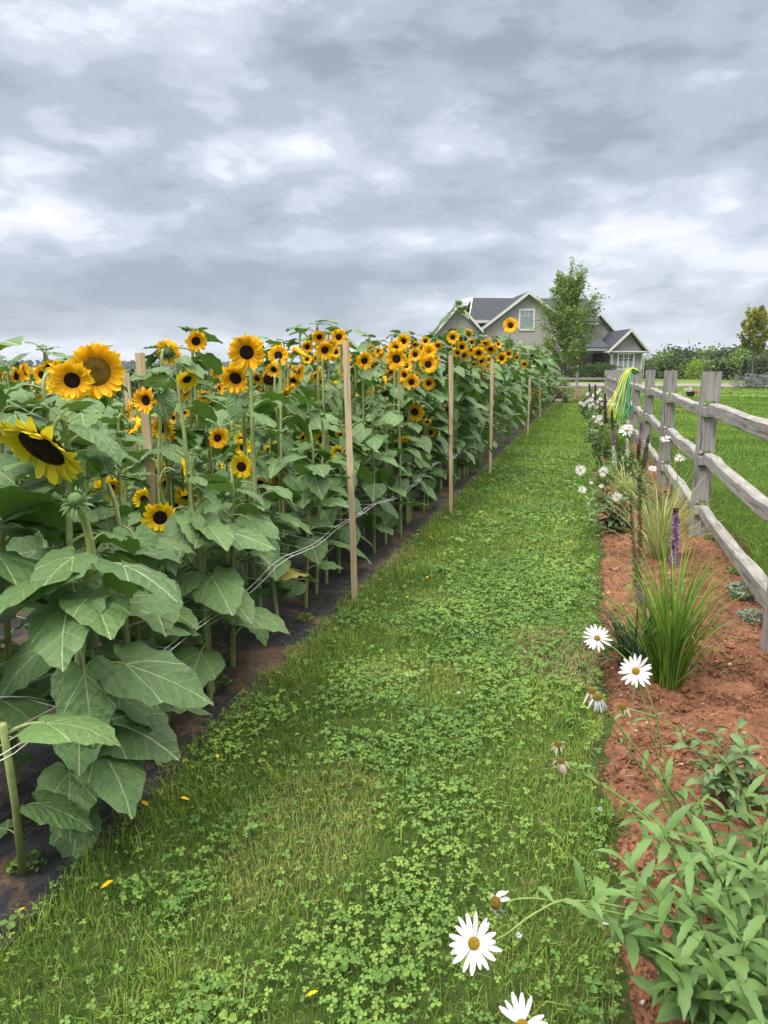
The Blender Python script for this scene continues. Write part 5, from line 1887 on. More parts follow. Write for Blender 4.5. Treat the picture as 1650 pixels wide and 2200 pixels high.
for (xr, y0, y1, step) in [(-1.62, 9.2, 35, .50), (-2.15, 10, 35.4, .95), (-2.7, 14, 35, 1.6)]:
    y = y0
    while y < y1:
        x_ = xr + rrf.uniform(-.08, .06)
        hh = float(np.interp(y, [9, 12, 16, 20, 27, 35], [1.62, 1.8, 2.0, 2.15, 2.2, 1.85])) * rrf.uniform(.78, 1.10)
        filler(x_, y, hh, False, .27 if y < 20 else .30, 'tall leafy sunflower of the far part of the field near the house', 'tall leafy sunflowers in the far part of the field', 14 if y < 20 else 15, sd, .016)
        sd += 1; nfill += 1
        y += step
SC['n_sunflowers'] = len(plants)
# the very tall one
p = at(985, 652, 9.0)
sunflower((p.x - .02, p.y, 0), p, Vector((.1, -.3, .9)), .09, 'u', 555, 'very tall green sunflower with closed bud rising in front of the house gable', None, False, nleaf=17, lmax=.27, r0=.018)
# big foreground plants at the left
p = at(162, 1075, 1.98)
FG = [(.74, 280, 1120, 2.0, .235, -.2, 8), (.62, 90, 1250, 1.75, .24, .2, 10), (.64, 30, 1150, 1.9, .24, .1, -6), (.47, 200, 1260, 1.55, .215, 0, 30), (.40, 380, 1290, 2.15, .30, .25, -4), (.37, 120, 1230, 1.7, .22, -.1, 12), (.30, 300, 1420, 1.85, .27, -.2, 18),
      (.26, 330, 1430, 2.2, .27, .1, 2), (.20, 80, 1500, 1.75, .22, .1, 0), (.13, 240, 1640, 1.9, .16, .3, 2), (.10, 90, 1650, 1.65, .16, -.3, 8), (.07, 100, 1800, 1.55, .15, .2, 25)]
sunflower((-1.59, 1.82, 0), p, Vector((.2, -.5, .6)), .05, 'u', 700, 'stout leafy sunflower at the front left with thick ribbed stem and very large leaves', None, True, nleaf=5, lmax=.2, r0=.021, zlow=.6, leaves=FG)
p = at(-90, 690, 1.80)
sunflower((-1.95, 1.35, 0), p, Vector((.2, -.5, .6)), .06, 'u', 701, 'tall leafy sunflower cut off by the left edge of the picture, leaves against the sky', None, True, nleaf=9, lmax=.27, r0=.018,
          leaves=[(.93, 30, 700, 1.8, .15, .1, -25), (.88, 90, 760, 1.8, .18, .3, -8), (.8, 60, 800, 1.8, .2, -.2, 0), (.72, 70, 900, 1.8, .22, 0, 5)])
for k, (x_, y_, h, lab) in enumerate([(-1.66, 2.28, 1.12, 'leafy sunflower just beyond the stout front plant, stem rising from the fabric'), (-1.62, 2.82, 1.05, 'leafy sunflower with heart-shaped lower leaves hanging over the fabric'), (-1.9, 1.7, 1.2, 'leafy sunflower close behind the stout front plant')]):
    filler(x_, y_, h, True, .25, lab, None, 13, 720 + k, .017)

# cut stalk at the far left with two leaves
st = MB()
b0 = Vector((-1.56, 1.56, 0)); tp = at(6, 1556, 1.86)
st.tube([Vector((0, 0, -.02)), (tp - b0) * .5 + Vector((.006, 0, 0)), tp - b0], [.0125, .0105, .0098], 9)
o = empty('cut_sunflower', b0)
tag(o, 'cut-off pale sunflower stalk without a head at the lower left, twine tied round it', 'sunflower')
link('stem', st.mesh('stem', M_stem), o)
for (f, az, s_, pt) in ((.93, .2, .21, -6), (.45, .35, .17, 6), (.3, 2.9, .10, 10)):
    link('leaf', me_leaf[int(s_ * 100) % 12], o, Matrix.Translation((tp - b0) * f) @ Matrix.Rotation(az, 4, 'Z') @ Matrix.Rotation(R(pt), 4, 'Y') @ Matrix.Scale(s_, 4))

# small weeds on the fabric
wb = bush(70, .06, .05, .03, .022, m_clover, 90)
for k, (a, b_) in enumerate([(350, 1628), (470, 1482), (655, 1340), (320, 1555), (60, 1880), (300, 1935), (170, 1800)]):
    r = ray(a, b_); q = r * (-CAMH / r[2])
    put_bush('weed', wb, (q[0], q[1], .02), k, (1, 1, .8), 'little green weed sprouting through the black fabric beside the path', 'weed', 'weeds sprouting on the fabric')

# farther crop rows seen through gaps at the left
for k in range(8):
    Xr = -5.0 - k * 1.05
    n_ = 5200
    Y = rng.uniform(2.5, 34, n_); X = Xr + rng.normal(0, .17, n_); Z = np.abs(rng.normal(.45, .22, n_)) * (1 + .2 * np.sin(Y * 1.3 + k)) + terrain_z(X, Y)
    me = cloud_mesh('foliage', np.stack([X, Y, Z], 1), rng.uniform(.05, .13, n_), rng.random(n_), [M_row, M_maple, M_row, M_shrub][k % 4])
    tag(link('crop_row', me), 'long low row of pale green garden plants behind the sunflowers', 'crop row', 'low crop rows behind the sunflowers')
rf_ = cloud_mesh('red_blooms', np.stack([rng.uniform(-6.5, -4.6, 60), rng.uniform(3, 12, 60), rng.uniform(.7, .95, 60)], 1), rng.uniform(.05, .08, 60), rng.random(60), foliage_material('red_bloom', (.5, .01, .01), (.62, .03, .02), (.7, .25, .2)))
tag(link('zinnia_blooms', rf_), 'scattered red and coral zinnia blooms deep behind the sunflowers', 'zinnias', kind='stuff')

# ------------------------------------------------------------------ the flower bed on the right
M_dleaf = leaf_material("daisy_leaf", (.045, .105, .028), (.130, .235, .062), (.12, .21, .06), veins=False, trans=.2)
M_dleaf2 = leaf_material("daisy_leaf_dark", (.075, .135, .05), (.14, .22, .085), (.15, .23, .09), veins=False, trans=.15)
M_dstem = plain("daisy_stem", (.20, .28, .07), (.13, .20, .05), 30, .6, bm=0)
M_ydisc = disc_material("daisy_disc", (.62, .40, .02), (.68, .42, .02), (.60, .33, .015))
M_odisc = disc_material("faded_daisy_disc", (.50, .34, .03), (.42, .27, .03), (.30, .20, .05))
M_cream = plain("withered_petal", (.62, .56, .42), (.42, .34, .22), 60, .8, .1, .4, trans=.15)
M_grassy = foliage_material("ornamental_grass", (.06, .13, .018), (.12, .23, .028), (.21, .34, .05), .3)
M_strap = foliage_material("strap_leaf", (.025, .06, .03), (.05, .105, .045), (.09, .16, .07), .12)
M_varieg = foliage_material("variegated_grass", (.16, .24, .05), (.36, .42, .14), (.58, .60, .30), .3)
M_tan = foliage_material("dry_stalk", (.20, .16, .08), (.34, .28, .15), (.45, .38, .22), .1)
M_purple = foliage_material("purple_floret", (.16, .07, .17), (.30, .14, .32), (.46, .26, .47), .2)
M_seed = foliage_material("seed_head", (.045, .035, .022), (.11, .09, .05), (.22, .20, .11), .1)
M_dkspike = foliage_material("dark_spike", (.03, .014, .02), (.07, .035, .04), (.13, .07, .07), .1)
M_silver = foliage_material("silver_leaf", (.14, .19, .12), (.22, .28, .20), (.31, .37, .29), .1)
M_whitef = foliage_material("white_floret", (.5, .52, .48), (.68, .68, .66), (.8, .8, .78), .2)


def spline(P_, seg=5):
    P_ = [Vector(p) for p in P_]; C_ = []
    for i in range(len(P_) - 1):
        p0, p1, p2, p3 = P_[max(i - 1, 0)], P_[i], P_[i + 1], P_[min(i + 2, len(P_) - 1)]
        for s_ in range(seg):
            t_ = s_ / seg
            C_.append(.5 * ((2 * p1) + (p2 - p0) * t_ + (2 * p0 - 5 * p1 + 4 * p2 - p3) * t_ ** 2 + (3 * p1 - p0 - 3 * p2 + p3) * t_ ** 3))
    return C_ + [P_[-1]]


def lance(seed, wide=.24, tooth=True):
    """long narrow toothed leaf along +X, length 1, arching"""
    rr = random.Random(seed); mb = MB(); n = 9
    arch = rr.uniform(.3, 1.7); e0 = rr.uniform(.1, .5); tw = rr.uniform(-.5, .5); fold = rr.uniform(.15, .5)
    x_ = z_ = 0; vs = []; uv = []
    sway = rr.uniform(-.28, .28)
    for i in range(n + 1):
        t = i / n
        w = wide * .5 * (math.sin(min(1, t ** 1.3 * .92 + .10) * PI) ** .8)
        if tooth and 2 < i < n: w *= (1.13 if i % 2 else .90)
        if i == n: w = .004
        for q in (-1, 0, 1):
            vs.append((x_, q * w * math.cos(tw * t) + sway * t * t, z_ + abs(q) * w * fold + q * w * math.sin(tw * t))); uv.append((t, q * .4))
        a = e0 - arch * t
        x_ += math.cos(a) / n; z_ += math.sin(a) / n
    fs = []
    for i in range(n):
        for j in range(2): fs.append((i * 3 + j, i * 3 + 3 + j, i * 3 + 4 + j, i * 3 + 1 + j))
    mb.add(vs, fs, uv=uv, c=rr.random())
    return mb


LN = [lance(k, .215) for k in range(12)]
LW = [lance(20 + k, .36) for k in range(6)]
LNm = [l_.mesh('leaf', M_dleaf) for l_ in LN]


def daisy_petals(seed, n, m, wilt=False):
    rr = random.Random(seed); mb = MB()
    for k in range(n):
        if rr.random() < (.3 if wilt else .04): continue
        az = 2 * PI * k / n + rr.uniform(-.06, .06); L = .80 * rr.uniform(.78, 1.12); w = .19 * rr.uniform(.85, 1.15) * (.8 if wilt else 1)
        a0 = R(rr.uniform(-8, 22)) if not wilt else R(rr.uniform(-75, -30)); cv = rr.uniform(-.5, .2) if not wilt else rr.uniform(-1.4, -.4)
        x_ = .20; z_ = 0.0; vs = []; uv = []
        prof = [.35, .8, 1.0, .95, .35]
        ca, sa = math.cos(az), math.sin(az)
        for i, pw in enumerate(prof):
            hw = w * .5 * pw
            for q in (-1, 0, 1):
                yy = q * hw + (rr.uniform(-.03, .03) if wilt else 0)
                vs.append((x_ * ca - yy * sa, x_ * sa + yy * ca, z_ - abs(q) * hw * .3)); uv.append((i / 4, q))
            a = a0 + cv * i / 4
            x_ += math.cos(a) * L / 4; z_ += math.sin(a) * L / 4
        fs = []
        for i in range(4):
            for j in range(2): fs.append((i * 3 + j, i * 3 + 3 + j, i * 3 + 4 + j, i * 3 + 1 + j))
        mb.add(vs, fs, uv=uv, c=rr.random())
    return mb.mesh('petals', m)


DP = [daisy_petals(k, 18, m_white) for k in range(4)]
DW = [daisy_petals(9 + k, 20, M_cream, True) for k in range(3)]
DH = daisy_petals(15, 18, m_white, True)
DD = disc_mesh(.24, .11, M_ydisc, 8, 6, 20); DF = disc_mesh(.27, .20, M_odisc, 9, 6, 20)
DC = calyx(8, .20, 14, .10).mesh('flower_head', M_dstem)


def daisy_head(parent, origin, p, d_, dia, kind, k):
    h = link('flower_head', DC, parent, Matrix.Translation(Vector(p) - origin) @ q_to(d_) @ Matrix.Rotation(k * 1.1, 4, 'Z') @ Matrix.Scale(dia / 2, 4))
    link('petals', {'d': DP[k % 4], 'w': DW[k % 3], 'h': DH}[kind], h)
    link('disc', DD if kind == 'd' else DF, h)


def daisy_plant(base, label, group, heads, stems, leaf_set, leaf_m, ll, seed, z0_=0.0, r_=.0022):
    """heads: (tip, dir, dia, kind, guides...) ; stems: (tip) leafy shoots"""
    base = Vector(base); o = empty('daisy_plant', base); tag(o, label, 'daisy plant', group)
    rr = random.Random(seed); sm = MB(); fol = MB()
    for k, (tip, d_, dia, kind, guides) in enumerate(heads):
        st = base + Vector((rr.uniform(-.05, .05), rr.uniform(-.05, .05), 0))
        C_ = spline([st] + [Vector(g) for g in guides] + [Vector(tip) - Vector(d_).normalized() * .012], 5)
        sm.tube([c_ - base for c_ in C_], [r_ * 1.2 - r_ * .35 * i / (len(C_) - 1) for i in range(len(C_))], 6)
        daisy_head(o, base, tip, d_, dia, kind, k + seed)
        for i in range(2, len(C_) - 3, 3):
            if rr.random() < .6 and i < len(C_) * .7:
                fol.merge(leaf_set[rr.randrange(len(leaf_set))], Matrix.Translation(C_[i] - base) @ Matrix.Rotation(rr.uniform(0, 6.3), 4, 'Z') @ Matrix.Rotation(rr.uniform(-.6, .1), 4, 'Y') @ Matrix.Scale(ll * rr.uniform(.3, .6), 4), rr.random())
    for k, tip in enumerate(stems):
        tip = Vector(tip); st = base + Vector((rr.uniform(-.07, .07), rr.uniform(-.07, .07), 0))
        mid = st.lerp(tip, .5) + Vector((0, 0, .03)); C_ = spline([st, mid, tip], 5)
        sm.tube([c_ - base for c_ in C_], r_ * 1.1, 5)
        n = len(C_); L = (tip - st).length
        nl = max(6, int(L / (ll * .20)))
        for q in range(nl):
            f = .12 + .88 * (q + .5) / nl; i = min(int(f * (n - 1)), n - 2); p = C_[i].lerp(C_[i + 1], f * (n - 1) - i) - base
            s_ = ll * rr.uniform(.55, 1.2) * (1 - .35 * f)
            fol.merge(leaf_set[rr.randrange(len(leaf_set))], Matrix.Translation(p) @ Matrix.Rotation(q * GA + rr.uniform(-.4, .4), 4, 'Z') @ Matrix.Rotation(rr.uniform(-.35, .25) - (.45 if f > .85 else 0), 4, 'Y') @ Matrix.Rotation(rr.uniform(-.4, .4), 4, 'X') @ Matrix.Scale(s_, 4), rr.random())
    sm.build('stem', M_dstem, o); fol.build('foliage', leaf_m, o)
    return o


def tocam(p, up=.5, dx=0, dy=0):
    c_ = (Vector((0, 0, CAMH)) - Vector(p)).normalized()
    return (c_ + Vector((dx, dy, up))).normalized()


# front daisy plant, lower right
P1 = at(1018, 2027, 1.28); P2 = at(1064, 1940, 1.30); P3 = at(1122, 2204, 1.22)
shoots = []
rb = random.Random(5)
for (a, b_, dd) in [(1340, 1850, 1.6), (1300, 1960, 1.5), (1420, 1790, 1.65), (1480, 1850, 1.55), (1560, 1830, 1.55), (1630, 1850, 1.5), (1650, 1900, 1.35), (1390, 1900, 1.45), (1480, 1920, 1.38), (1560, 1900, 1.38), (1600, 2020, 1.28), (1520, 2040, 1.3),
                    (1440, 2060, 1.32), (1400, 2000, 1.4), (1650, 2120, 1.2), (1560, 2150, 1.22), (1470, 2130, 1.3), (1680, 1820, 1.6), (1700, 1980, 1.35), (1360, 1920, 1.5), (1250, 1935, 1.4), (1620, 1870, 1.42), (1530, 1830, 1.45), (1690, 2080, 1.25), (1640, 2200, 1.15)]:
    shoots.append(at(a, b_, dd))
daisy_plant((.42, 1.50, .02), 'big sprawling daisy plant at the lower right, its white daisies leaning over the path', None,
            [(P1, tocam(P1, .15, -.25, .1), .098, 'd', [at(1500, 2030, 1.50), at(1400, 1966, 1.42), at(1230, 1935, 1.32), at(1150, 1962, 1.29), at(1080, 2012, 1.28)]),
             (P2, tocam(P2, -.2, -.5, .1), .085, 'h', [at(1500, 2010, 1.50), at(1380, 1975, 1.4), at(1240, 1945, 1.33), at(1140, 1930, 1.31)]),
             (P3, tocam(P3, .2, 0, .2), .095, 'd', [at(1400, 2230, 1.3), at(1230, 2260, 1.22)])],
            shoots, LN, M_dleaf, .135, 3)
# taller daisies behind it
H1 = at(1366, 1442, 1.90); H2 = at(1283, 1371, 2.10); W1 = at(1272, 1484, 1.80); W2 = at(1283, 1498, 1.79); W3 = at(1337, 1518, 1.85); W4 = at(1199, 1598, 1.70); W5 = at(1205, 1634, 1.69)
daisy_plant((.50, 1.98, .02), 'tall leaning daisy plant, two fresh white daisies and several withered ones on long bare stems', None,
            [(H1, tocam(H1, .35, .05), .092, 'd', [at(1470, 1850, 1.95), at(1440, 1720, 1.92), at(1405, 1590, 1.91), at(1378, 1490, 1.90)]),
             (H2, tocam(H2, .55, .0), .082, 'd', [at(1470, 1840, 2.0), at(1430, 1640, 2.02), at(1390, 1480, 2.06), at(1330, 1402, 2.09)]),
             (W1, tocam(W1, 2.6, -.2), .080, 'w', [at(1500, 1850, 1.9), at(1400, 1680, 1.86), at(1320, 1570, 1.82), at(1290, 1510, 1.80)]),
             (W2, tocam(W2, 2.6, .2), .085, 'h', [at(1500, 1840, 1.9), at(1420, 1680, 1.86), at(1340, 1575, 1.82), at(1300, 1520, 1.80)]),
             (W3, tocam(W3, 2.6, -.3), .085, 'w', [at(1620, 1780, 1.9), at(1560, 1640, 1.89), at(1440, 1556, 1.87), at(1365, 1527, 1.86)]),
             (W4, tocam(W4, 2.6, -.4), .072, 'w', [at(1480, 1850, 1.85), at(1380, 1745, 1.78), at(1270, 1670, 1.73), at(1212, 1635, 1.71)]),
             (W5, tocam(W5, 2.6, -.3), .072, 'w', [at(1480, 1850, 1.85), at(1390, 1755, 1.78), at(1280, 1680, 1.73), at(1222, 1650, 1.70)])],
            [at(1350, 1740, 1.85), at(1420, 1670, 1.92), at(1470, 1720, 1.9), at(1600, 1700, 1.9), at(1380, 1800, 1.8), at(1650, 1720, 1.85), at(1560, 1740, 1.9), at(1500, 1720, 1.92), at(1430, 1790, 1.85), at(1640, 1790, 1.8)], LN, M_dleaf, .105, 31)
o = daisy_plant((.60, 2.52, .02), 'short bushy daisy plant without flowers in the red soil behind the leaning daisies', None, [],
                [at(1480, 1640, 2.4), at(1530, 1580, 2.45), at(1560, 1640, 2.4), at(1600, 1610, 2.45), at(1510, 1690, 2.35), at(1555, 1700, 2.35), at(1585, 1560, 2.5), at(1460, 1590, 2.45)], LW, M_dleaf2, .11, 37)
# mid daisy plant at the path edge
dl = [(1247, 1010, 26, 'd', .3), (1284, 1016, 22, 'w', .6), (1296, 1013, 24, 'd', .2), (1251, 1052, 20, 'd', .6), (1325, 1068, 24, 'd', .4), (1289, 1068, 16, 'w', .9), (1270, 1037, 9, 'd', .9), (1292, 1044, 12, 'd', .9)]
hd = []
for (a, b_, D, kd, up) in dl:
    p = atY(a, b_, 6.75); hd.append((p, tocam(p, up), D * depth_of(p) / 1550, kd, [Vector((.36, 6.9, 0)).lerp(p, .5) + Vector((.03, 0, .05))]))
daisy_plant((.36, 6.9, .02), 'bushy dark-leaved daisy plant with white daisies at the path edge halfway along the bed', None, hd,
            [atY(a, b_, 6.8 + .2 * math.sin(a)) for a, b_ in [(1262, 1080), (1275, 1060), (1290, 1090), (1300, 1060), (1312, 1085), (1330, 1075), (1340, 1100), (1285, 1115), (1265, 1110), (1315, 1110), (1350, 1060), (1300, 1035), (1335, 1040), (1260, 1125), (1345, 1120)]], LW, M_dleaf2, .15, 51, r_=.004)
# daisies farther on
far = [((.72, 7.7, 0), [(1345, 925, 34, 'd', 1.2), (1350, 918, 20, 'd', 1.2)], 'white daisy seen edge-on beside the purple spikes', [(1350, 1000), (1340, 980), (1356, 985)]),
       ((.86, 7.4, 0), [(1430, 943, 24, 'd', 1.4), (1460, 985, 24, 'd', 1.0), (1402, 1007, 20, 'd', 1.2)], 'daisy plant close to the fence with three white blooms against the posts', [(1400, 1040), (1420, 1060), (1440, 1040)])]
for k, (b_, hs, lb, sh) in enumerate(far):
    hd = []
    for (a, c_, D, kd, up) in hs:
        p = atY(a, c_, b_[1] - .2); hd.append((p, tocam(p, up), D * depth_of(p) / 1550, kd, [Vector(b_).lerp(p, .5)]))
    daisy_plant(b_, lb, None, hd, [atY(x_, y_, b_[1]) for x_, y_ in sh], LW, M_dleaf2, .12, 60 + k, r_=.003)
clus = [((.33, 13.2, 0), [(1288, 897, 11), (1283, 904, 10), (1290, 909, 9), (1276, 895, 6)], 'small group of white daisies in the bed left of the hanging hoses'),
        ((.30, 19.5, 0), [(1262, 862, 8), (1270, 858, 9), (1276, 866, 9), (1283, 863, 8), (1290, 857, 8), (1255, 868, 9), (1268, 871, 8), (1281, 874, 8), (1248, 866, 7), (1293, 868, 7), (1276, 850, 8), (1283, 843, 7), (1288, 838, 7), (1262, 846, 7)], 'dense clump of white daisies far along the bed before the last fence posts'),
        ((.75, 16.5, 0), [(1310, 862, 8), (1314, 868, 7), (1322, 868, 6), (1306, 869, 6)], 'few white daisies against the distant fence posts left of the hoses'),
        ((-.9, 35.2, 0), [(1196, 871, 6), (1203, 874, 6), (1200, 866, 5), (1212, 871, 5), (1220, 868, 5)], 'tiny white daisies at the foot of the back fence')]
for k, (b_, hs, lb) in enumerate(clus):
    hd = []
    for (a, c_, D) in hs:
        p = atY(a, c_, b_[1] - .2); p.z = max(p.z, .12); hd.append((p, tocam(p, .5 + .3 * math.sin(a)), 1.35 * D * depth_of(p) / 1550, 'd', [Vector(b_).lerp(p, .5)]))
    r2 = random.Random(k + 70)
    daisy_plant(b_, lb, None, hd, [Vector(b_) + Vector((r2.uniform(-.3, .3), r2.uniform(-.8, .8), r2.uniform(.3, .62))) for _ in range(14)], LW, M_dleaf2, .17, 80 + k, r_=.005)


def grass_clump(name, base, n, L, w, spread, m, label, cat, seed, group=None, droop=1.0, stiff=.3, partname='blades', rb_=.06):
    r_ = np.random.default_rng(seed)
    Vs = []; Fs = []; Ts = []
    seg = 7
    for k in range(n):
        az = r_.uniform(0, 2 * PI); ln = L * r_.uniform(.55, 1.1); el = R(90) - abs(r_.normal(0, spread)); cv = droop * r_.uniform(.3, 1.3)
        p = np.array([math.cos(az), math.sin(az), 0]) * r_.uniform(0, rb_)
        az2 = az + r_.normal(0, .5)
        d2 = np.array([math.cos(az2), math.sin(az2), 0]); sd_ = np.array([-d2[1], d2[0], 0])
        a = el; o_ = len(Vs); tn = r_.random()
        for i in range(seg + 1):
            t = i / seg
            hw = w * .5 * (min(1, .55 + 1.6 * t) * (1 - t) ** .55 if t < 1 else .0) + .0003
            Vs += [p - sd_ * hw, p + sd_ * hw]; Ts += [tn, tn]
            a -= cv * t * 2.2 / seg * (1 + stiff)
            p = p + (d2 * math.cos(a) + np.array([0, 0, 1]) * math.sin(a)) * ln / seg
            p[2] = max(p[2], .004)
        for i in range(seg): Fs.append((o_ + 2 * i, o_ + 2 * i + 1, o_ + 2 * i + 3, o_ + 2 * i + 2))
    me = np_mesh(name, np.array(Vs), np.array(Fs), m, np.array(Ts))
    o = link(name, me); o.location = base
    return tag(o, label, cat, group, 'thing')


grass_clump('ornamental_grass', (.44, 3.46, .01), 220, .72, .0105, .29, M_grassy, 'large bright green ornamental grass clump in the middle of the red bed', 'ornamental grass', 1, droop=.80)
grass_clump('strap_leaved_plant', (.34, 3.66, .01), 120, .45, .016, .85, M_strap, 'dark green strappy-leaved plant spreading low behind the bright grass clump', 'perennial plant', 2, droop=1.1, rb_=.10)
vg = grass_clump('variegated_grass', (.62, 5.95, .01), 230, .74, .0085, .42, M_varieg, 'cream-striped variegated grass clump arching beside the tall fence post', 'ornamental grass', 3, droop=.75)
link('dry_stalks', grass_clump('tmp', (0, 0, 0), 16, 1.0, .004, .55, M_tan, 'x', 'x', 4, droop=.6).data, vg)
bpy.data.objects.remove(bpy.data.objects['tmp'])
grass_clump('ornamental_grass', (.50, 8.9, .01), 150, .55, .011, .6, M_varieg, 'pale arching grass clump behind the white and purple flower spikes', 'ornamental grass', 5, droop=1.1)
grass_clump('ornamental_grass', (.60, 8.2, .01), 110, .42, .012, .4, M_grassy, 'green grass tuft growing between daisies and purple spikes', 'ornamental grass', 6, droop=.9)
grass_clump('ornamental_grass', (.55, 12.0, .01), 220, .8, .014, .28, M_grassy, 'upright green grass clump left of the hanging garden hoses', 'ornamental grass', 7, droop=.6, rb_=.14)
grass_clump('ornamental_grass', (.42, 15.6, .01), 160, .75, .016, .35, M_grassy, 'soft green grass clump beneath the far white daisies', 'ornamental grass', 8, droop=.7, rb_=.16)
grass_clump('ornamental_grass', (.80, 7.3, .01), 110, .50, .009, .5, M_varieg, 'loose pale grass clump between the three fence daisies and the dark-leaved daisy plant', 'ornamental grass', 11, droop=1.0)
grass_clump('ornamental_grass', (.30, 9.9, .01), 150, .50, .011, .5, M_grassy, 'green arching grass at the path edge beyond the white floret spikes', 'ornamental grass', 12, droop=1.0, rb_=.1)
grass_clump('ornamental_grass', (.75, 10.6, .01), 140, .60, .012, .4, M_grassy, 'green grass clump against the fence just before the hoses', 'ornamental grass', 13, droop=.8, rb_=.1)
grass_clump('grass_tuft', (.14, 2.28, .01), 90, .13, .0028, .95, M_grassy, 'loose tuft of fine grass at the ragged edge of the path by the withered daisies', 'grass', 9, droop=.9)
grass_clump('grass_tuft', (.16, 3.9, .01), 60, .12, .0035, .8, M_grassy, 'small grass tuft on the path edge beside the bright grass clump', 'grass', 10, droop=.9)


def spike(top, bot, Y, rad, m, label, seed, m2=None, split=.5, lean=0.0):
    tp = atY(*top, Y); bt = atY(*bot, Y)
    base = Vector((bt.x + (bt.x - tp.x) * .4, Y, 0))
    o = empty('flower_spike', base); tag(o, label, 'flower spike')
    st = MB(); st.tube(spline([Vector((0, 0, 0)), bt - base, tp - base], 5), .0035, 5)
    # narrow leaves up the stem
    for q in range(14):
        f = (q + .5) / 14
        st.merge(LN[q % 10], Matrix.Translation((bt - base) * f) @ Matrix.Rotation(q * GA, 4, 'Z') @ Matrix.Rotation(-.5, 4, 'Y') @ Matrix.Diagonal((.10, .035, .10, 1)))
    st.build('stem', M_dstem, o)
    r_ = np.random.default_rng(seed); L = (tp - bt).length
    n = int(L / .006 * 9); t = r_.random(n); az = r_.uniform(0, 2 * PI, n)
    rd = rad * (1 - .55 * t ** 3) * r_.uniform(.35, 1.1, n)
    A = np.array(bt - base); B = np.array(tp - base)
    C = A + (B - A) * t[:, None] + np.stack([np.cos(az) * rd, np.sin(az) * rd, 0 * rd], 1)
    me = cloud_mesh('florets', C, rad * r_.uniform(.5, .95, n), r_.random(n), m)
    if m2:
        me.materials.append(m2)
        hi = np.repeat((t > split), 1)
        mi = np.zeros(n * 2, dtype=np.int32); mi[:n] = hi; mi[n:] = hi
        me.polygons.foreach_set('material_index', mi)
    link('florets', me, o)


spike((1452, 1092), (1447, 1216), 4.7, .026, M_purple, 'stout purple flower spike right behind the bright grass clump', 1, M_dkspike, .93)
spike((1374, 1018), (1375, 1200), 4.75, .017, M_seed, 'thick faded brown-green seed spike, tallest above the bright grass clump', 2)
spike((1354, 1062), (1366, 1260), 4.7, .015, M_seed, 'faded greenish seed spike just left of the tallest brown one', 3)
spike((1368, 1205), (1378, 1300), 4.3, .020, M_purple, 'low half-faded purple spike partly behind the bright grass clump', 4, M_seed, .5)
spike((1378, 906), (1370, 990), 8.6, .022, M_dkspike, 'slender spike with bright purple upper half near the fence rails', 5, M_purple, .45)
spike((1394, 934), (1383, 1006), 8.4, .020, M_dkspike, 'dark maroon spike right of the bright purple one by the fence', 6)
spike((1314, 880), (1319, 960), 8.6, .020, M_purple, 'long spike with brown tip and purple lower half above pale grass', 7, M_dkspike, .45)
spike((1318, 958), (1321, 1000), 8.5, .022, M_whitef, 'spike of small white florets below the brown-tipped purple one', 8)
spike((1348, 943), (1348, 982), 8.5, .018, M_whitef, 'white floret spike amid green grass in the middle of the bed', 9)
spike((1343, 900), (1343, 935), 10.5, .02, M_varieg, 'short yellow-green unopened spike beside the hoses', 10)
spike((1300, 845), (1301, 910), 13.0, .026, M_dkspike, 'dark brown cattail-like spike left of the hoses', 11)
spike((1289, 876), (1288, 908), 13.4, .024, M_dkspike, 'short dark spike among the far small daisies', 12)
spike((1279, 826), (1279, 868), 19, .03, M_dkspike, 'thin dark spike standing among the dense far daisies', 13)
spike((1266, 824), (1268, 858), 19.5, .03, M_purple, 'purple-brown spike left of the thin dark one in the far daisies', 14, M_dkspike, .5)

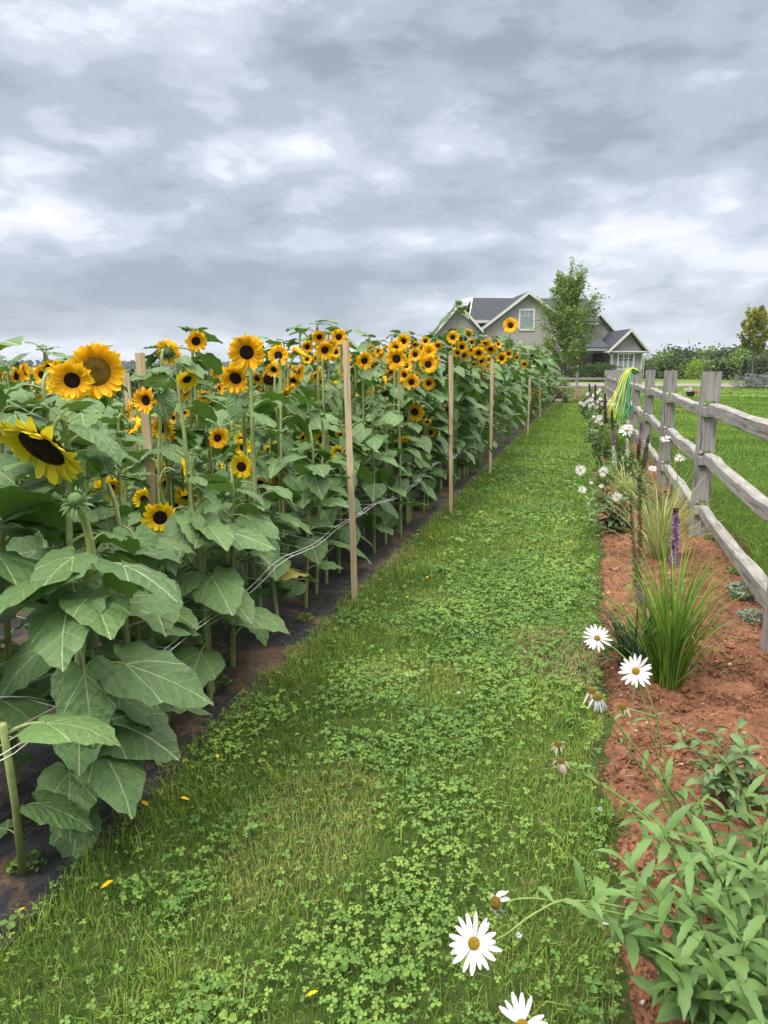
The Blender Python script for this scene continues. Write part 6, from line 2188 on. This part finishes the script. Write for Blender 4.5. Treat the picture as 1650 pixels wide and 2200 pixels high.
for k, (a, b_) in enumerate([(1597, 1292), (1622, 1345)]):
    r = ray(a, b_); q = r * (-CAMH / r[2])
    sb = bush(420, .10, .10, .07, .03, M_silver, 140 + k)
    put_bush('silver_shrub', sb, (q[0], q[1], .01), k, (1.0 - .4 * k, 1, 1.0 - .3 * k), ['feathery silver-grey plant at the soil edge under the lowest rail', 'smaller silver-grey tuft close to the nearest fence post'][k], 'silver plant')
for k, (X, Y, s_, m_, lb) in enumerate([(.40, 10.6, .9, M_shrub, 'low dark leafy mound at the path edge beyond the pale arching grass'), (.36, 14.4, 1.0, M_shrub, 'dark leafy mound under the small far daisies'), (.35, 17.5, 1.0, M_maple, 'green leafy mound before the dense far daisies'), (.2, 23.5, 1.3, M_shrub, 'long leafy mound of the bed near its far end'), (.2, 28, 1.4, M_maple, 'farthest green mound at the end of the bed'), (-.35, 35.6, 1.1, M_tan, 'tuft of dry tan stems at the corner of the back fence'), (-1.5, 35.6, 1.4, M_dkspike, 'dark reddish bedding plants in front of the back fence'), (-2.6, 35.4, 1.3, M_shrub, 'dark green bedding plants at the left end of the back fence'),
                                (1.0, 20.5, .8, M_maple, 'green plant growing between the far fence posts and daisies')]):
    bb = bush(900, .30, .55, .24, .055, m_, 160 + k)
    put_bush('leafy_mound', bb, (X, Y, tz(X, Y)), 0, (s_, s_, s_ * (1.3 if k != 6 else 1.0)), lb, 'perennial plant')
# stray sprigs of weeds on the soil near the fence
for k, (a, b_) in enumerate([(1528, 1165), (1545, 1150), (1580, 1240), (1402, 1000), (1345, 1045), (1555, 1180)]):
    r = ray(a, b_); q = r * (-CAMH / r[2])
    put_bush('weed', wb, (q[0], q[1], .02), k, (1.2, 1.2, 1), 'small green weed on the red soil close to the wooden fence', 'weed', 'weeds on the red soil')

# ------------------------------------------------------------------ thin air haze over the whole place
mh = bpy.data.materials.new('haze_air'); mh.use_nodes = True
N = NT(mh.node_tree); N.n.remove(N.n['Principled BSDF'])
pv = N.new('ShaderNodeVolumePrincipled')
pv.inputs['Color'].default_value = (.80, .87, .95, 1)
pv.inputs['Density'].default_value = .00030
pv.inputs['Anisotropy'].default_value = .2
N.l.new(pv.outputs[0], N.n['Material Output'].inputs['Volume'])
mb = MB(); mb.box((-1500, -60, -30), (1500, 1500, 60))
tag(mb.build('haze', mh, smooth=False), kind='stuff')
